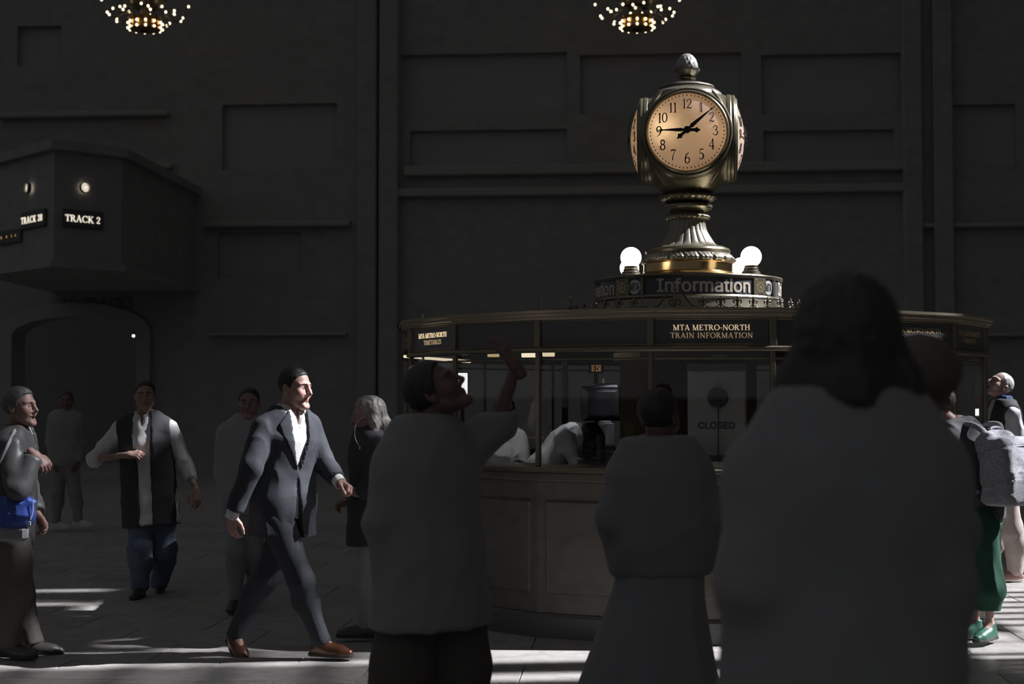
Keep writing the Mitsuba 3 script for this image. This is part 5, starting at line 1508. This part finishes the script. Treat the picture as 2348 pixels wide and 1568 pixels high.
p = P(3.6)
J = dict(head=p(2092, 884, 0.02), neck=p(2066, 990), pel=p(2045, 1440), shL=p(1985, 1050, -0.10), shR=p(2138, 1042, 0.12), elL=p(1990, 1250, -0.2), wrL=p(1950, 1400, -0.15), elR=p(2193, 1215, 0.16), wrR=p(2165, 1410, 0.2),
         hpL=p(2000, 1490, -0.06), hpR=p(2090, 1490, 0.08), knL=p(1985, 1860, -0.08), knR=p(2095, 1860, 0.1), anL=p(2000, 2310, -0.05), anR=p(2090, 2290, 0.12), ftL=(-0.8, 0.6, 0), ftR=(-0.8, 0.6, 0))
person('brown-haired blurred figure standing at the right shoulder of the nearest figure', J, (-0.8, 0.6, 0.05), s=0.93, skin=(0.17, 0.105, 0.09), hair=(0.13, 0.10, 0.08), hair_style='full', jacket='material_charcoal_cloth', jacket_hem=0.12, jacket_g=0.018, trousers='material_dark_trousers',
       hands={'R': dict(d=(-0.2, 0.1, -1), n=(0.8, 0.3, 0), curl=0.6), 'L': dict(d=(-0.2, 0.2, -1), n=(-0.9, 0, 0), curl=0.6)}, sleeve=0.98, belly=0.85, res=0.018, headres=0.0058, seed=14)

# two clerks behind the booth's counter
p = P(11.2)
J = dict(head=p(1156, 948), neck=p(1152, 982, 0.02), pel=p(1150, 1130), shR=p(1116, 1010), shL=p(1192, 1006), elR=p(1104, 1082, -0.05), wrR=p(1118, 1070, -0.25), elL=p(1206, 1078, -0.05), wrL=p(1186, 1062, -0.26),
         hpR=p(1132, 1150), hpL=p(1168, 1150), knR=p(1132, 1265), knL=p(1168, 1265), anR=p(1132, 1382), anL=p(1168, 1382), ftR=(0, -1, 0), ftL=(0, -1, 0))
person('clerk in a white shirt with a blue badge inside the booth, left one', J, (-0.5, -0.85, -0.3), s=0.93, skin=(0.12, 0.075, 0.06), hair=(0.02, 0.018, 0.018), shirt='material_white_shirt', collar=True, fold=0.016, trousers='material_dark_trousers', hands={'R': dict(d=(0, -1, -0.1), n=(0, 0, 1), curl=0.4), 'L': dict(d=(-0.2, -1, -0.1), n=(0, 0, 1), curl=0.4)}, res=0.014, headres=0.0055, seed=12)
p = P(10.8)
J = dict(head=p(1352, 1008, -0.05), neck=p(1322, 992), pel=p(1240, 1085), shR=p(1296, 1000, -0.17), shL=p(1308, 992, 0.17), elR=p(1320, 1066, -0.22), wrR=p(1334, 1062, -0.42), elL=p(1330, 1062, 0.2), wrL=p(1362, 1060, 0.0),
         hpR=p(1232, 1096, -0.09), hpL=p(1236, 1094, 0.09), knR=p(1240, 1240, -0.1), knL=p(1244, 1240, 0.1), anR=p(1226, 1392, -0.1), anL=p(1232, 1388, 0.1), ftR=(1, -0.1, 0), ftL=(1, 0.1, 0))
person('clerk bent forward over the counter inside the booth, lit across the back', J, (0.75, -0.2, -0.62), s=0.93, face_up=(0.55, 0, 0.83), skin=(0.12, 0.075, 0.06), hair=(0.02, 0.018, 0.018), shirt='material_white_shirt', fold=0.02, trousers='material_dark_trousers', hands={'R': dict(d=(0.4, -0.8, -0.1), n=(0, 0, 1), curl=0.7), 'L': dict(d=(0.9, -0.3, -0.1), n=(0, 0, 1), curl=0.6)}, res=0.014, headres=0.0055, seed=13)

# ---------------------------------------------------------------- bags
p = P(8.98)
c = p(34, 1170)


def bag_field(P_):
    q = P_ - np.float32(c)
    d = ell(q, (0, 0, -0.02), (0.125, 0.06, 0.105))
    d = smin(d, cone(P_, c + V(-0.1, 0, 0.06), c + V(0.1, 0, 0.05), 0.022, 0.022), 0.04)
    return d


b = thing('shoulder_bag', 'bright blue nylon bag hanging at the hip of the laughing man', 'bag')
put('body', wrinkle(nets(bag_field, c - 0.2, c + 0.2, 0.007), 0.012, 16, 31), 'material_blue_nylon', b, True)
put('base', box(0.2, 0.085, 0.09, c + V(-0.02, 0, -0.14), 0.02), 'material_black_cloth', b)
put('strap', tube(spline([c + V(-0.11, 0.0, 0.05), c + V(-0.10, -0.02, 0.25), p(20, 1015, 0.0), p(36, 985, 0.2), p(30, 1020, 0.47)]), 0.011), 'material_black_cloth', b, True)
put('zip_cord', tube(spline([p(76, 1150, -0.03), p(75, 1175, -0.04), p(70, 1192, -0.06)]), 0.0025), 'material_white_shirt', b, True)
put('zip_pull', box(0.016, 0.008, 0.026, p(68, 1200, -0.06), 0.003), 'material_white_shirt', b)

p = P(11.13)
c = p(545, 1243)


def tote(P_):
    q = P_ - np.float32(c)
    d = ell(q * np.float32([1, 1, 1]), (0, 0, -0.02), (0.066, 0.035, 0.125))
    return smin(d, cone(P_, c + V(-0.045, 0, 0.1), c + V(0.045, 0, 0.1), 0.016, 0.016), 0.05)


b = thing('tote_bag', 'pale blue cloth bag hanging beside the grey suit man\'s rear hand', 'bag')
put('body', wrinkle(nets(tote, c - 0.2, c + 0.2, 0.006), 0.009, 18, 33), 'material_pale_blue_canvas', b, True)
put('handle', tube(spline([c + V(-0.04, 0, 0.1), p(531, 1180), p(528, 1168, 0.0), p(540, 1182), c + V(0.045, 0, 0.1)]), 0.006), 'material_pale_blue_canvas', b, True)

# the grey backpack of the woman in green
p = P(9.8)
c = p(2302, 1072, -0.16)


def turned(x, y, z):
    """A point of the pack: x leaves her back, y runs across it."""
    return c + V(0.60 * x + 0.80 * y, -0.80 * x + 0.60 * y, z)


def pack(P_):
    q = P_ - np.float32(c)
    x, y, z = 0.60 * q[:, 0] - 0.80 * q[:, 1], 0.80 * q[:, 0] + 0.60 * q[:, 1], q[:, 2]
    sag = x - 0.03 * np.cos(z * 6) + 0.13 * z
    e = np.abs(np.stack([sag, y, z + 0.02], 1)) - np.float32([0.075, 0.11, 0.17])
    d = np.linalg.norm(np.maximum(e, 0), axis=1) + np.minimum(e.max(1), 0) - 0.05
    d = smin(d, cone(P_, turned(-0.05, -0.10, 0.2), turned(-0.05, 0.10, 0.2), 0.042, 0.042), 0.03)
    for zz in (0.115, -0.105):
        d = smax(d, -(np.abs(z - zz - 0.25 * x) - 0.003 + np.maximum(0, 0.002 - 0.4 * np.maximum(-d, 0)) * 0 + np.maximum(-d - 0.007, 0)), 0.006)
    return d


b = thing('backpack', 'grey canvas backpack on the woman in green trousers', 'backpack')
put('body', wrinkle(nets(pack, c - 0.34, c + 0.36, 0.0075), 0.009, 13, 35), 'material_grey_canvas', b, True)
for y in (-0.13, 0.13):
    put('shoulder_strap', tube(spline([turned(-0.06, y * 0.5, 0.2), turned(-0.12, y, 0.27), turned(-0.21, y, 0.275), turned(-0.29, y, 0.22), turned(-0.33, y, 0.1), turned(-0.28, y, -0.05), turned(-0.1, y, -0.17)]), 0.02), 'material_grey_canvas', b, True)
put('top_handle', tube(spline([turned(-0.06, -0.06, 0.215), turned(-0.06, -0.045, 0.255), turned(-0.06, 0.045, 0.255), turned(-0.06, 0.06, 0.215)]), 0.009), 'material_grey_canvas', b, True)
put('zip', tube(spline([turned(0.0, -0.158, 0.12), turned(0.085, -0.135, 0.13), turned(0.125, -0.05, 0.14), turned(0.125, 0.06, 0.14), turned(0.08, 0.14, 0.13)]), 0.004), 'material_black_plastic', b, True)
put('lanyard', join(tube(spline([p(2278, 1150, -0.18), p(2288, 1166, -0.19), p(2282, 1176, -0.19), p(2290, 1190, -0.18)]), 0.004), tube(spline([p(2290, 1190, -0.18), p(2278, 1176, -0.19), p(2287, 1164, -0.19)]), 0.004)), 'material_black_plastic', b, True)

p = P(9.76)
b = thing('earphones', 'white earphone cord of the blonde woman, catching the light', 'earphones')
put('cord', tube(spline([p(836, 955), p(817, 970), p(814, 1002), p(825, 1030), p(824, 1080)]), 0.0018, 6), 'material_white_shirt', b, True)
put('remote', box(0.009, 0.007, 0.024, p(825, 1027), 0.002), 'material_white_shirt', b)
